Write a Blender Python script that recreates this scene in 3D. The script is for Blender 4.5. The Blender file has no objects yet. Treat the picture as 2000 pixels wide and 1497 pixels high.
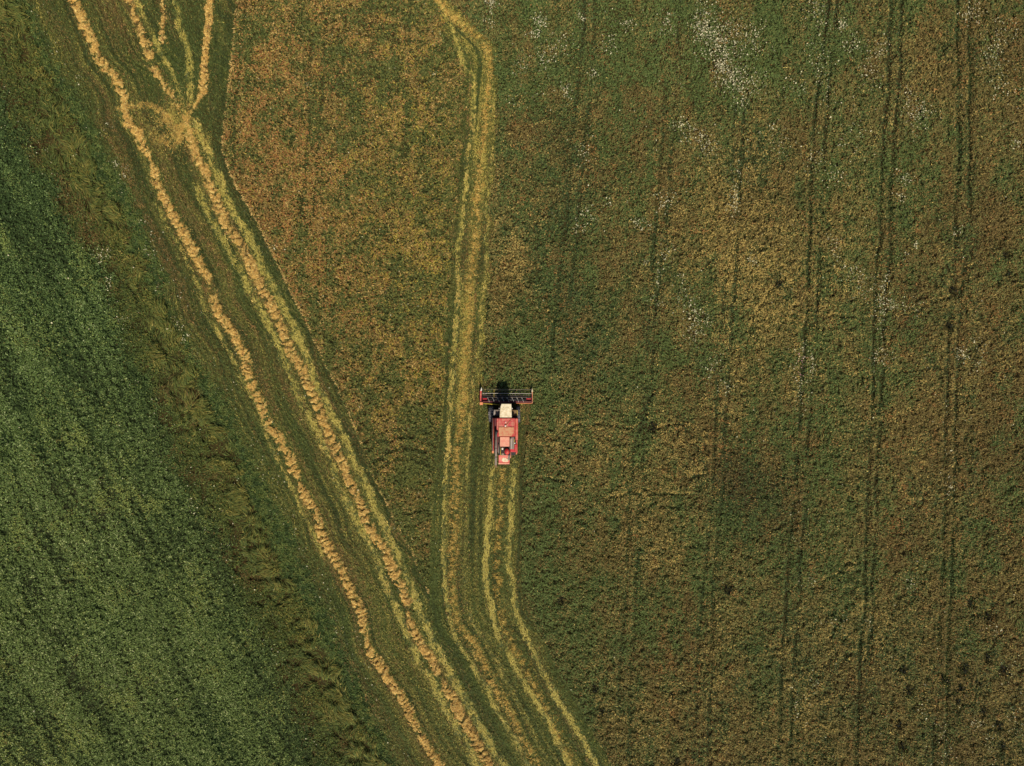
import bpy, bmesh, math
import numpy as np
from mathutils import Vector, Matrix

# ------------------------------------------------------------------ camera, sky, sun, exposure
scene = bpy.context.scene
CAM_H = 66.7                                   # drone height in metres, looking straight down
cam_d = bpy.data.cameras.new('camera'); cam_d.sensor_width = 36.0; cam_d.lens = 24.0
cam_d.clip_start = 0.5; cam_d.clip_end = 6000
cam = bpy.data.objects.new('camera', cam_d); scene.collection.objects.link(cam)
cam.location = (0, 0, CAM_H); cam.rotation_euler = (0, 0, 0)
scene.camera = cam

SUN_DIR = Vector((0.45, -2.3, 3.3)).normalized()     # towards the sun
elev = math.asin(SUN_DIR.z); azim = math.atan2(SUN_DIR.x, SUN_DIR.y)
world = bpy.data.worlds.new('World'); scene.world = world; world.use_nodes = True
wn = world.node_tree.nodes; wl = world.node_tree.links
bg = wn['Background']; sky = wn.new('ShaderNodeTexSky'); sky.sky_type = 'NISHITA'; sky.sun_disc = False
sky.sun_elevation = elev; sky.sun_rotation = azim
wl.new(sky.outputs[0], bg.inputs[0]); bg.inputs[1].default_value = 0.06
sd = bpy.data.lights.new('sun', 'SUN'); sd.energy = 4.4; sd.angle = math.radians(0.5); sd.color = (1.0, 0.92, 0.77)
so = bpy.data.objects.new('sun', sd); scene.collection.objects.link(so)
so.rotation_euler = SUN_DIR.to_track_quat('Z', 'Y').to_euler(); so.location = (0, 0, 40)
vs = scene.view_settings; vs.view_transform = 'Standard'; vs.look = 'None'; vs.exposure = 0.0; vs.gamma = 1.0
vs.use_curve_mapping = False
scene.cycles.max_bounces = 4; scene.cycles.diffuse_bounces = 2; scene.cycles.transparent_max_bounces = 4

COL = scene.collection
rng = np.random.default_rng(11)

# ------------------------------------------------------------------ small helpers
def lin(r, g, b):
    v = np.array([r, g, b], float) / 255.0
    return np.where(v <= 0.04045, v / 12.92, ((v + 0.055) / 1.055) ** 2.4)

def WX(px): return (np.asarray(px, float) - 1000.0) * 0.05      # plan metres east of the frame's centre
def WY(py): return (748.5 - np.asarray(py, float)) * 0.05       # plan metres north

_tab = np.random.default_rng(5).random((16, 256, 256)).astype(np.float32)
def noise(u, v, seed=0):
    """smooth value noise in 0..1, one cell per unit"""
    t = _tab[seed % 16]; o = seed * 37.31
    u = u + o; v = v - o * 1.7
    iu = np.floor(u); iv = np.floor(v); fu = u - iu; fv = v - iv
    fu = fu * fu * (3 - 2 * fu); fv = fv * fv * (3 - 2 * fv)
    iu = iu.astype(np.int64) & 255; iv = iv.astype(np.int64) & 255
    iu1 = (iu + 1) & 255; iv1 = (iv + 1) & 255
    a = t[iu, iv]; b = t[iu1, iv]; c = t[iu, iv1]; d = t[iu1, iv1]
    return (a + (b - a) * fu) + ((c + (d - c) * fu) - (a + (b - a) * fu)) * fv
def fbm(u, v, seed=0, n=3):
    s = 0; a = 0.5; tot = 0
    for k in range(n):
        s = s + a * noise(u * 2 ** k, v * 2 ** k, seed + k * 3); tot += a; a *= 0.55
    return s / tot

class Line:
    """a line over the field, x as a function of y, given as plan points"""
    def __init__(self, pts):
        p = sorted([(WY(b), WX(a)) for a, b in pts])
        self.y = np.array([q[0] for q in p]); self.xv = np.array([q[1] for q in p])
        if self.y[-1] > 37: self._ext(1)
        if self.y[0] < -37: self._ext(0)
    def _ext(self, top):
        i, j = (-1, -2) if top else (0, 1)
        k = min(3, len(self.y) - 1); j = -1 - k if top else k
        s = (self.xv[i] - self.xv[j]) / (self.y[i] - self.y[j]); yy = 60.0 if top else -60.0
        xx = self.xv[i] + s * (yy - self.y[i])
        if top: self.y = np.append(self.y, yy); self.xv = np.append(self.xv, xx)
        else: self.y = np.insert(self.y, 0, yy); self.xv = np.insert(self.xv, 0, xx)
    def x(self, y): return np.interp(y, self.y, self.xv)
    def slope(self, y): return (self.x(y + 1.0) - self.x(y - 1.0)) / 2.0
    def dist(self, x, y):
        s = self.slope(y); return (x - self.x(y)) / np.sqrt(1 + s * s)
    def inside(self, y, soft=0.8):
        return np.clip((y - self.y[0]) / soft, 0, 1) * np.clip((self.y[-1] - y) / soft, 0, 1)

def sstep(a, b, x):
    t = np.clip((x - a) / (b - a), 0, 1); return t * t * (3 - 2 * t)

# ------------------------------------------------------------------ the lie of the land (measured lines)
L_A = Line([(0,215),(50,300),(100,374),(125,449),(175,524),(212,600),(250,680),(280,773),(312,848),(350,923),(387,998),(437,1098),(487,1220),(550,1347),(582,1422),(615,1497),(-95,50),(-125,0)])
L_B = Line([(40,0),(60,60),(85,120),(110,165),(140,220),(155,265),(185,330),(205,374),(225,399),(250,449),(257,479),(282,514),(300,564),(325,611),(345,661),(362,699),(380,731),(390,773),(420,818),(455,873),(475,943),(500,998),(532,1060),(550,1098),(575,1147),(600,1204),(625,1252),(650,1302),(670,1347),(695,1384),(712,1422),(737,1472),(755,1497)])
L_C = Line([(57,0),(82,75),(107,117),(132,150),(160,200),(180,250),(212,312),(232,350),(250,374),(275,424),(287,486),(320,536),(337,611),(362,649),(387,699),(412,740),(445,798),(467,848),(497,910),(530,973),(560,1023),(582,1073),(607,1147),(650,1209),(675,1272),(700,1334),(725,1397),(750,1447),(775,1497)])
L_D = Line([(464,0),(462,25),(450,150),(437,250),(436,300),(450,337),(467,374),(500,430),(537,504),(570,574),(595,624),(630,699),(655,748),(680,803),(710,873),(725,918),(750,973),(775,1023),(805,1078),(820,1118),(838,1160),(842,1190),(900,1240),(1000,1330),(1150,1440),(1195,1497)])
L_EL = Line([(846,0),(872,60),(893,100),(908,150),(900,280),(890,374),(880,500),(876,650),(868,748),(858,843),(850,900),(842,950),(840,1080),(838,1170),(836,1200),(700,1300),(640,1497)])
L_ER = Line([(872,0),(930,60),(962,95),(972,150),(972,250),(962,374),(957,500),(948,650),(941,745),(940,770),(1040,775),(1037,800),(1029,850),(1023,900),(1021,960),(1020,1010),(1017,1100),(1025,1180),(1048,1230),(1067,1262),(1095,1317),(1120,1355),(1150,1415),(1195,1497)])

W1 = Line([(147,2),(152,22),(162,42),(172,65),(182,90),(192,117),(207,135),(222,150),(232,167),(242,190),(245,212),(250,237),(262,255),(277,272),(287,297),(295,317),(305,350),(312,372),(320,381),(327,401),(340,424),(355,449),(365,469),(377,491),(387,514),(400,534),(410,556),(412,576),(422,599),(435,624),(452,646),(467,671),(480,696),(485,724),(492,746),(507,785),(525,823),(542,853),(557,878),(567,900),(577,923),(585,940),(595,963),(605,983),(617,1003),(625,1030),(630,1053),(642,1075),(660,1098),(672,1127),(682,1149),(695,1172),(705,1194),(710,1217),(712,1237),(720,1262),(732,1282),(747,1302),(762,1327),(780,1352),(792,1374),(802,1399),(817,1427),(830,1452),(847,1479),(860,1497)])
W2a = Line([(252,-8),(255,2),(262,27),(272,55),(285,82),(295,110),(305,140),(317,165),(335,187),(350,212)])
W2 = Line([(358,228),(370,262),(380,287),(390,312),(402,340),(415,367),(420,381),(430,406),(437,429),(450,451),(467,474),(480,494),(492,524),(503,549),(520,579),(532,606),(545,631),(557,656),(567,681),(580,709),(595,736),(602,755),(612,780),(625,805),(637,830),(650,860),(662,888),(672,910),(680,933),(692,955),(702,983),(712,1008),(725,1033),(740,1058),(755,1080),(767,1108),(777,1129),(787,1154),(795,1177),(797,1199),(807,1229),(817,1252),(832,1274),(847,1299),(860,1322),(872,1347),(885,1372),(900,1397),(915,1422),(930,1447),(945,1477),(955,1497)])
W3 = Line([(410,2),(409,37),(405,75),(401,112),(399,150),(397,172),(390,192),(380,215)])
W4 = Line([(320,2),(321,30),(317,62),(322,88)])
W5 = Line([(858,2),(868,18),(887,38),(920,58),(950,95),(957,125),(952,175),(945,250),(935,325),(932,374),(930,399),(925,499),(915,574),(912,649),(905,724),(905,760),(900,823),(892,885),(890,935),(887,985),(886,1035),(882,1098),(882,1147),(885,1185),(892,1217),(910,1240),(930,1265),(945,1292),(962,1330),(975,1355),(992,1385),(1005,1410),(1025,1452),(1050,1497)])
W6 = Line([(980,912),(978,960),(975,1010),(972,1060),(970,1100),(972,1150),(978,1200),(990,1240),(1005,1275),(1025,1310),(1050,1355),(1075,1400),(1095,1440),(1122,1497)])

# chaff strips left by the wheels: (line, half width, strength, seed, label)
STRIPS = [
 (Line([(375,350),(390,386),(425,449),(450,494),(470,529),(487,569),(502,586),(520,624),(537,656),(555,696),(575,750),(590,790),(610,823),(627,858),(642,893),(657,933),(670,965),(687,1000),(707,1035),(725,1068),(740,1098),(750,1134),(765,1172),(782,1209),(797,1247),(820,1292),(842,1327),(865,1367),(882,1402),(905,1442),(930,1497)]), 0.31, 0.8, 1, 'yellow-green chaff strip along the left side of the inner golden windrow'),
 (Line([(380,225),(390,250),(400,282),(415,312),(430,350),(437,379),(457,411),(475,441),(490,474),(515,524),(535,556),(550,591),(565,624),(580,656),(595,689),(610,724),(620,753),(640,790),(657,825),(675,860),(690,898),(705,928),(720,960),(730,993),(745,1020),(765,1058),(782,1093),(797,1129),(810,1172),(827,1209),(847,1252),(865,1284),(882,1319),(900,1354),(920,1387),(935,1414),(955,1447),(982,1497)]), 0.33, 0.92, 2, 'bright yellow-green chaff strip between the inner golden windrow and the orange crop'),
 (Line([(295,374),(325,436),(357,494),(382,549),(405,606),(430,654),(470,730),(507,810),(530,873),(552,910),(570,953),(587,993),(607,1033),(622,1068),(640,1110)]), 0.20, 0.55, 3, 'thin faint chaff strip along the left side of the outer golden windrow'),
 (Line([(345,2),(352,50),(365,87),(372,137),(372,187),(370,215)]), 0.30, 0.8, 4, 'short green-yellow chaff strip left of the straight windrow at the top edge'),
 (Line([(268,2),(277,20),(295,62),(315,100),(332,135),(350,175),(362,215)]), 0.24, 0.6, 5, 'short chaff strip slanting to the straw spill, right of the broken top windrow'),
 (Line([(855,8),(885,62),(897,100),(910,135),(927,150),(927,187),(922,237),(920,275),(912,312),(910,362),(905,420),(892,499),(897,549),(890,636),(885,711),(882,773),(877,835),(872,898),(870,935),(868,998),(867,1098),(872,1172),(885,1235),(905,1272),(925,1302),(950,1342),(970,1385),(990,1427),(1007,1440),(1025,1480),(1032,1497)]), 0.20, 0.75, 6, 'narrow pale chaff strip left of the low swath beside the combine'),
 (Line([(967,175),(965,225),(962,312),(952,420),(947,524),(940,620),(930,720),(920,820),(912,910),(912,973),(910,1048),(909,1110),(912,1185),(930,1222),(950,1260),(975,1302),(995,1335),(1005,1360),(1025,1397),(1050,1447),(1067,1482),(1075,1497)]), 0.16, 0.45, 7, 'faint chaff strip right of the low swath beside the combine'),
 (Line([(963,893),(962,910),(960,960),(955,1010),(950,1060),(947,1098),(950,1135),(960,1185),(967,1222),(982,1260),(995,1280),(1010,1310),(1025,1335),(1045,1365),(1067,1405),(1087,1445),(1110,1485),(1117,1497)]), 0.24, 0.95, 8, 'yellow chaff strip trailing from the left rear of the combine'),
 (Line([(1007,893),(1005,905),(1003,960),(998,1010),(995,1060),(993,1098),(1000,1147),(1005,1185),(1017,1222),(1035,1260),(1055,1302),(1080,1347),(1100,1382),(1125,1422),(1150,1465),(1168,1497)]), 0.24, 1.05, 9, 'bright yellow chaff strip trailing from the right rear of the combine'),
]
# sprayer tramlines: (line, strength)
TRAMS = [
 ([(1142,0),(1140,25),(1137,100),(1132,150),(1118,260),(1110,374),(1102,449),(1099,499),(1092,549),(1080,640),(1075,720)], .8),
 ([(1160,0),(1159,50),(1152,175),(1140,300),(1127,424),(1117,544),(1104,640)], .6),
 ([(1328,0),(1322,75),(1319,175),(1308,330),(1297,461),(1287,524),(1282,574),(1275,650),(1271,724),(1267,773),(1250,830),(1235,873),(1227,998),(1226,1028),(1223,1100),(1220,1160),(1215,1235),(1210,1285),(1207,1372),(1205,1447),(1202,1497)], .75),
 ([(1300,60),(1299,175),(1282,400),(1268,560),(1262,700),(1258,830),(1255,910),(1247,998),(1246,1060),(1243,1100),(1241,1135),(1237,1222),(1232,1292),(1229,1360),(1226,1497)], .6),
 ([(1432,200),(1428,300),(1422,387),(1415,537),(1410,599),(1402,699),(1398,800),(1395,873),(1390,923),(1380,1050),(1368,1180),(1362,1247),(1356,1400),(1350,1497)], .65),
 ([(1452,180),(1446,300),(1442,387),(1437,512),(1430,599),(1425,687),(1418,780),(1412,860),(1410,948),(1400,1050),(1390,1147),(1386,1322),(1380,1497)], .7),
 ([(1614,0),(1612,25),(1602,125),(1592,200),(1587,275),(1583,350),(1580,411),(1577,474),(1574,574),(1571,624),(1566,720),(1558,850),(1550,960),(1540,1080),(1532,1172),(1526,1247),(1524,1347),(1517,1447),(1514,1497)], .95),
 ([(1634,0),(1632,12),(1620,125),(1610,225),(1605,350),(1600,411),(1594,574),(1588,660),(1585,724),(1578,850),(1572,960),(1560,1090),(1552,1209),(1545,1322),(1540,1497)], .8),
 ([(1738,0),(1735,37),(1732,100),(1730,175),(1722,250),(1717,362),(1719,386),(1716,461),(1710,511),(1705,574),(1702,674),(1702,750),(1692,930),(1688,1060),(1687,1135),(1685,1197),(1677,1272),(1672,1400),(1668,1497)], .95),
 ([(1758,0),(1757,12),(1754,125),(1746,225),(1740,300),(1737,372),(1736,424),(1734,511),(1725,561),(1722,624),(1720,699),(1718,800),(1708,940),(1704,1060),(1700,1200),(1694,1300)], .9),
 ([(1867,0),(1866,100),(1867,200),(1869,300),(1865,360),(1862,411),(1862,486),(1857,574),(1850,624),(1847,699),(1845,760),(1840,900),(1842,1000),(1838,1090),(1835,1172),(1831,1272),(1827,1360),(1820,1410),(1819,1484),(1818,1497)], .9),
 ([(1890,0),(1890,100),(1889,200),(1890,275),(1887,362),(1892,430),(1882,474),(1880,524),(1872,586),(1867,649),(1866,724),(1862,850),(1860,1000),(1855,1135),(1852,1210),(1847,1297),(1846,1410),(1844,1497)], .9),
 ([(612,80),(607,175),(605,250),(599,337),(595,374),(591,411),(588,440)], .75),
 ([(645,0),(636,87),(629,200),(622,300),(615,394),(610,440)], .75),
 ([(803,0),(800,120),(795,200),(785,330)], .4),
 ([(484,0),(480,25),(470,125),(462,200),(457,250),(462,330)], .75),
 ([(2032,0),(2026,400),(2012,900),(2000,1497)], .8),
]
TRAMS = [(Line(p), s) for p, s in TRAMS]
# animal trails meandering through the crop: plan polylines
TRAILS = [
 [(1745,622),(1790,612),(1830,590),(1858,572)], [(1858,545),(1880,535),(1905,515),(1935,498),(1962,470)],
 [(1592,615),(1640,622),(1690,622),(1745,622)], [(1725,680),(1745,655),(1765,630)], [(1740,735),(1770,722),(1845,722)],
 [(1895,1210),(1930,1190),(1960,1155),(2000,1125)], [(1600,1140),(1640,1110),(1700,1090)],
 [(1110,838),(1160,830),(1215,840),(1290,838),(1340,832)], [(1020,938),(1060,936),(1100,940)],
 [(1180,980),(1215,965),(1262,960),(1300,965),(1345,970)], [(1068,1265),(1090,1260),(1115,1262)],
 [(1385,200),(1402,180),(1415,165)], [(1070,1070),(1095,1045),(1105,1030)], [(1330,935),(1365,925),(1385,925)],
 [(1505,560),(1480,600),(1465,650),(1455,690)], [(1500,1040),(1540,1020),(1580,1012)], [(1120,1420),(1145,1395),(1170,1370)],
 [(820,1090),(850,1082)],
]
def trail_dist(x, y, pts):
    best = np.full(x.shape, 9.0)
    P = [(WX(a), WY(b)) for a, b in pts]
    for (ax, ay), (bx, by) in zip(P[:-1], P[1:]):
        dx, dy = bx - ax, by - ay
        t = np.clip(((x - ax) * dx + (y - ay) * dy) / (dx * dx + dy * dy), 0, 1)
        best = np.minimum(best, np.hypot(x - ax - t * dx, y - ay - t * dy))
    return best
# dark tall weeds standing in the crop (px, py, size)
WEEDS = [(1420,1152,1.0,0),(1096,1172,.8,0),(1275,833,1.0,0),(1175,1390,.7,0),(1162,1346,.7,0),(1892,1178,.9,1),(1927,1203,1.0,1),
 (1880,1303,1.3,2),(1926,1282,.8,2),(1956,1306,.9,2),(1842,1325,.8,2),(1874,1341,.8,2),(1905,1336,.9,2),(1866,1366,1.0,2),(1918,1385,.9,2),(1948,1415,1.3,2),(1955,1452,1.0,2),
 (1765,1308,.8,3),(1773,1348,.9,3),(1752,1413,.7,3),(1760,1455,.7,3),(1860,569,.8,4),(1852,638,.6,4),(1520,555,.9,5),(1971,537,.7,4),(1960,498,.6,4),(1313,1360,.7,0),(1320,1483,.7,0)]

# ------------------------------------------------------------------ raster maps of the field, 0.1 m cells
X0, X1, Y0, Y1, RES = -55.0, 55.0, -42.0, 42.0, 0.1
NX = int(round((X1 - X0) / RES)); NY = int(round((Y1 - Y0) / RES))
gx = (X0 + (np.arange(NX) + 0.5) * RES); gy = (Y0 + (np.arange(NY) + 0.5) * RES)
GX, GY = np.meshgrid(gx, gy, indexing='ij')

wob = (fbm(GX / 1.6, GY / 1.6, 1) - 0.5)
dA = L_A.dist(GX, GY) - .8 + wob * 3.0 + (fbm(GX / .5, GY / .5, 8) - .5) * 1.6
dB = L_B.dist(GX, GY) + wob * 1.6 + (noise(GX / .4, GY / .4, 9) - .5) * .7
dC = L_C.dist(GX, GY) + wob * 1.6 + (noise(GX / .4, GY / .4, 4) - .5) * .6
dD = L_D.dist(GX, GY) + (noise(GX / .5, GY / .5, 2) - .5) * .12
dEL = L_EL.dist(GX, GY) + (noise(GX / .6, GY / .6, 3) - .5) * .35 * (GY > -10) + (fbm(GX / 1.1, GY / 1.6, 10) - .5) * 1.8 * (GY > -3)
dER = (GX - L_ER.x(GY)) + (noise(GX / .6, GY / .6, 6) - .5) * .25 + (fbm(GX / 1.1, GY / 1.6, 13) - .5) * 1.8 * (GY > 1.5)
REG = np.full(GX.shape, 5, np.int8)                 # 5 right crop
REG[dER < 0] = 3                                    # cut lane
REG[dEL < 0] = 4                                    # left standing crop
REG[dD < 0] = 3                                     # 3 mown stubble
REG[dC < 0] = 2                                     # 2 green weed strip
REG[dB < 0] = 1                                     # 1 tall verge grass
REG[dA < 0] = 0                                     # 0 green crop

tram = np.zeros(GX.shape, np.float32)
for k, (ln, st) in enumerate(TRAMS):
    wv = (noise(GY / 2.2, GY * 0, 3 + k) - .5) * .22
    d = np.abs(ln.dist(GX, GY) + wv)
    brk = sstep(.18, .5, noise(GY / 2.6, GY * 0 + k * 3.3, 7))
    tram = np.maximum(tram, st * .9 * (1 - sstep(.09, .29, d)) * ln.inside(GY) * (.3 + .7 * brk))
for r, st in ((3.55, .5), (4.5, .7), (5.6, .45), (6.4, .35)):     # tracks of a tight turn in the crop
    cx, cy = WX(792), WY(966)
    rr = np.hypot((GX - cx) * 1.0, GY - cy)
    ang = np.arctan2(GY - cy, GX - cx)
    tram = np.maximum(tram, st * (1 - sstep(.1, .32, np.abs(rr - r + wob * .4))) * sstep(.25, .5, ang) * (1 - sstep(2.6, 2.9, ang)))
trail = np.zeros(GX.shape, np.float32); trail_edge = np.zeros(GX.shape, np.float32)
for k, pts in enumerate(TRAILS):
    xs_ = [WX(a) for a, b in pts]; ys_ = [WY(b) for a, b in pts]
    i0, i1 = np.searchsorted(gx, [min(xs_) - 2, max(xs_) + 2]); j0, j1 = np.searchsorted(gy, [min(ys_) - 2, max(ys_) + 2])
    sx, sy = GX[i0:i1, j0:j1], GY[i0:i1, j0:j1]
    ww = .7
    d = trail_dist(sx + (noise(sx / .9, sy / .9, k) - .5) * ww, sy + (noise(sx / .9, sy / .9, k + 5) - .5) * ww, pts)
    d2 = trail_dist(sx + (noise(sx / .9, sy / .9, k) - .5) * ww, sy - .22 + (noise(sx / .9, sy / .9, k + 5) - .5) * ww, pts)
    trail[i0:i1, j0:j1] = np.maximum(trail[i0:i1, j0:j1], 1 - sstep(.05, .2, d))
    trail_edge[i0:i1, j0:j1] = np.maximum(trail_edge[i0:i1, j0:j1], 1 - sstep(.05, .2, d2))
weedm = np.zeros(GX.shape, np.float32)
for px, py, s, _ in WEEDS:
    weedm = np.maximum(weedm, .95 * (1 - sstep(.14 * s, .66 * s, np.hypot(GX - WX(px), (GY - WY(py)) * .75) + wob * 1.1)))

strip_id = np.zeros(GX.shape, np.int8); strip_v = np.zeros(GX.shape, np.float32)
for k, (ln, hw, st, sd_, lab) in enumerate(STRIPS):
    d = np.abs(ln.dist(GX, GY) + (noise(GY / 1.3, GY * 0, sd_) - .5) * .3)
    edge = hw * (.45 + 1.2 * fbm(GX / .3, GY / .5, sd_ + 2, 2))
    v = st * (1 - sstep(edge * .35, edge * 1.7, d)) * ln.inside(GY, 1.5) * (.42 + .95 * sstep(.2, .75, fbm(GX / .5, GY / 1.6, sd_ + 4, 3)))
    m = v > strip_v
    strip_v[m] = v[m]; strip_id[m & (v > .10)] = k + 1
strip_id[strip_v <= .10] = 0

# ------------------------------------------------------------------ ground relief
def ground_z(x, y):
    return (fbm(x / 7.0, y / 7.0, 2) - .5) * .30 + (noise(x / .8, y / .8, 5) - .5) * .05

# ------------------------------------------------------------------ materials
def new_mat(name):
    m = bpy.data.materials.new(name); m.use_nodes = True
    return m, m.node_tree.nodes, m.node_tree.links, m.node_tree.nodes['Principled BSDF']

def plant_mat(name, rough=.7, spec=.25, trans=.18):
    m, n, l, b = new_mat(name)
    a = n.new('ShaderNodeAttribute'); a.attribute_name = 'tint'
    geo = n.new('ShaderNodeNewGeometry')
    tex = n.new('ShaderNodeTexNoise'); tex.inputs['Scale'].default_value = 9.0; tex.inputs['Detail'].default_value = 2
    l.new(geo.outputs['Position'], tex.inputs['Vector'])
    ramp = n.new('ShaderNodeMapRange'); ramp.inputs[3].default_value = .72; ramp.inputs[4].default_value = 1.28
    l.new(tex.outputs['Fac'], ramp.inputs[0])
    mx = n.new('ShaderNodeVectorMath'); mx.operation = 'SCALE'
    l.new(a.outputs['Color'], mx.inputs[0]); l.new(ramp.outputs[0], mx.inputs['Scale'])
    l.new(mx.outputs[0], b.inputs['Base Color'])
    b.inputs['Roughness'].default_value = rough; b.inputs['Specular IOR Level'].default_value = spec
    tr = n.new('ShaderNodeBsdfTranslucent'); l.new(mx.outputs[0], tr.inputs['Color'])
    ms = n.new('ShaderNodeMixShader'); ms.inputs[0].default_value = trans
    l.new(b.outputs[0], ms.inputs[1]); l.new(tr.outputs[0], ms.inputs[2])
    l.new(ms.outputs[0], n['Material Output'].inputs['Surface'])
    return m
M_LEAF = plant_mat('leaf'); M_STRAW = plant_mat('straw', .6, .3, .1)

def ground_mat():
    m, n, l, b = new_mat('soil_and_litter')
    a = n.new('ShaderNodeAttribute'); a.attribute_name = 'tint'
    geo = n.new('ShaderNodeNewGeometry')
    t1 = n.new('ShaderNodeTexNoise'); t1.inputs['Scale'].default_value = 5.0; t1.inputs['Detail'].default_value = 5; t1.inputs['Roughness'].default_value = .7
    l.new(geo.outputs['Position'], t1.inputs['Vector'])
    r = n.new('ShaderNodeMapRange'); r.inputs[1].default_value = .3; r.inputs[2].default_value = .7; r.inputs[3].default_value = .35; r.inputs[4].default_value = 1.6
    l.new(t1.outputs['Fac'], r.inputs[0])
    mx = n.new('ShaderNodeVectorMath'); mx.operation = 'SCALE'
    l.new(a.outputs['Color'], mx.inputs[0]); l.new(r.outputs[0], mx.inputs['Scale'])
    l.new(mx.outputs[0], b.inputs['Base Color'])
    bp = n.new('ShaderNodeBump'); bp.inputs['Strength'].default_value = .8; bp.inputs['Distance'].default_value = .08
    l.new(t1.outputs['Fac'], bp.inputs['Height']); l.new(bp.outputs[0], b.inputs['Normal'])
    b.inputs['Roughness'].default_value = .95; b.inputs['Specular IOR Level'].default_value = .1
    return m

def mesh_object(name, verts, faces_flat, nside, mat, tint=None, per='CORNER', parent=None, smooth=False):
    """verts (n,3); faces_flat flat vertex indices, nside corners per face; tint per face or per vertex (linear rgb)"""
    me = bpy.data.meshes.new(name)
    nv = len(verts); nf = len(faces_flat) // nside
    me.vertices.add(nv); me.vertices.foreach_set('co', np.ascontiguousarray(verts, np.float32).ravel())
    me.loops.add(len(faces_flat)); me.loops.foreach_set('vertex_index', np.ascontiguousarray(faces_flat, np.int32))
    me.polygons.add(nf)
    me.polygons.foreach_set('loop_start', np.arange(nf, dtype=np.int32) * nside)
    if smooth: me.polygons.foreach_set('use_smooth', np.ones(nf, bool))
    me.update(calc_edges=True)
    if tint is not None:
        dom = {'FACE': 'FACE', 'POINT': 'POINT'}[per]
        at = me.attributes.new('tint', 'FLOAT_COLOR', dom)
        c = np.ones((len(tint), 4), np.float32); c[:, :3] = tint
        at.data.foreach_set('color', c.ravel())
    if mat: me.materials.append(mat)
    o = bpy.data.objects.new(name, me); COL.objects.link(o)
    if parent: o.parent = parent
    return o
def tag(o, label=None, cat=None, group=None, kind=None):
    if label: o['label'] = label
    if cat: o['category'] = cat
    if group: o['group'] = group
    if kind: o['kind'] = kind
    return o

# ------------------------------------------------------------------ ground sheet
def build_ground():
    step = .25
    mid_x = np.arange(X0, X1 + 1e-6, step); mid_y = np.arange(Y0, Y1 + 1e-6, step)
    far = np.array([4, 12, 30, 80, 250, 800, 2500.])
    xs = np.concatenate([X0 - far[::-1], mid_x, X1 + far]); ys = np.concatenate([Y0 - far[::-1], mid_y, Y1 + far])
    A, B = np.meshgrid(xs, ys, indexing='ij')
    z = ground_z(A, B); far_m = (np.abs(A) > 58) | (np.abs(B) > 45); z[far_m] = (z * .3)[far_m]
    ix = np.clip(((A - X0) / RES).astype(int), 0, NX - 1); iy = np.clip(((B - Y0) / RES).astype(int), 0, NY - 1)
    reg = REG[ix, iy]
    pal = np.array([lin(38,46,24), lin(58,50,26), lin(50,66,28), lin(78,76,38), lin(62,56,30), lin(58,54,28)])
    tint = pal[reg]
    n1 = fbm(A / 2.5, B / 2.5, 6)[..., None]; n2 = noise(A / 6, B / 6, 12)[..., None]
    tint = tint * (.7 + .6 * n1) * (np.array([1, 1, 1]) + (n2 - .5) * np.array([.5, -.1, .2]))
    outside = (np.abs(A) > X1 + .1) | (np.abs(B) > Y1 + .1)
    tint[outside] *= 1.5
    nx, ny = len(xs), len(ys)
    I = np.arange(nx * ny).reshape(nx, ny)
    q = np.stack([I[:-1, :-1], I[1:, :-1], I[1:, 1:], I[:-1, 1:]], -1).reshape(-1)
    o = mesh_object('ground', np.stack([A, B, z], -1).reshape(-1, 3), q, 4, ground_mat(), tint.reshape(-1, 3), 'POINT', smooth=True)
    tag(o, 'soil and litter under the crops and stubble', None, None, 'structure')
build_ground()

# ------------------------------------------------------------------ blades: every stalk or leaf is one small face
def blades(x, y, z, az, el, ln, wd, roll):
    n = len(x)
    ce = np.cos(el)
    d = np.stack([np.cos(az) * ce, np.sin(az) * ce, np.sin(el)], -1)
    s = np.stack([-np.sin(az), np.cos(az), np.zeros(n)], -1)
    u = np.cross(d, s)
    w = s * np.cos(roll)[:, None] + u * np.sin(roll)[:, None]
    p = np.stack([x, y, z], -1)
    a = p - w * (wd * .5)[:, None]; b = p + w * (wd * .5)[:, None]; c = p + d * ln[:, None]
    return np.stack([a, b, c], 1).reshape(-1, 3)

def pick(palette, scores, r, gain_var=.35):
    k = np.argmax(scores, 0)
    c = palette[k]
    return c * (1 - gain_var + 2 * gain_var * r.random(len(k)))[:, None]

def scatter(per_m2, r):
    n = int((X1 - X0) * (Y1 - Y0) * per_m2)
    return X0 + r.random(n) * (X1 - X0), Y0 + r.random(n) * (Y1 - Y0)

DENS = 255
bx, by = scatter(DENS, rng)
ci = ((bx - X0) / RES).astype(int).clip(0, NX - 1); cj = ((by - Y0) / RES).astype(int).clip(0, NY - 1)
_n = len(bx); _g = rng.normal(0, 1, _n)
breg = REG[ci, cj].copy()
_a, _b, _c = dA[ci, cj] + _g * .75, dB[ci, cj] + rng.normal(0, .22, _n), dC[ci, cj] + rng.normal(0, .3, _n)
_l = (breg <= 2) | (_c < 0); breg[_l] = 3
breg[_c < 0] = 2; breg[_b < 0] = 1; breg[_a < 0] = 0
bsid = np.where(strip_v[ci, cj] * 1.15 > .10 + .68 * rng.random(_n), strip_id[ci, cj], 0)
PX = bx / .05 + 1000; PY = 748.5 - by / .05        # plan position in units of the survey
def blob(px, py, cx, cy, rx, ry):
    return np.exp(-(((px - cx) / rx) ** 2 + ((py - cy) / ry) ** 2))

GAIN = 1.55
def gum(r, n, k, a): return -np.log(-np.log(r.random((k, n)).astype(np.float32) + 1e-9) + 1e-9) * a

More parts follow.
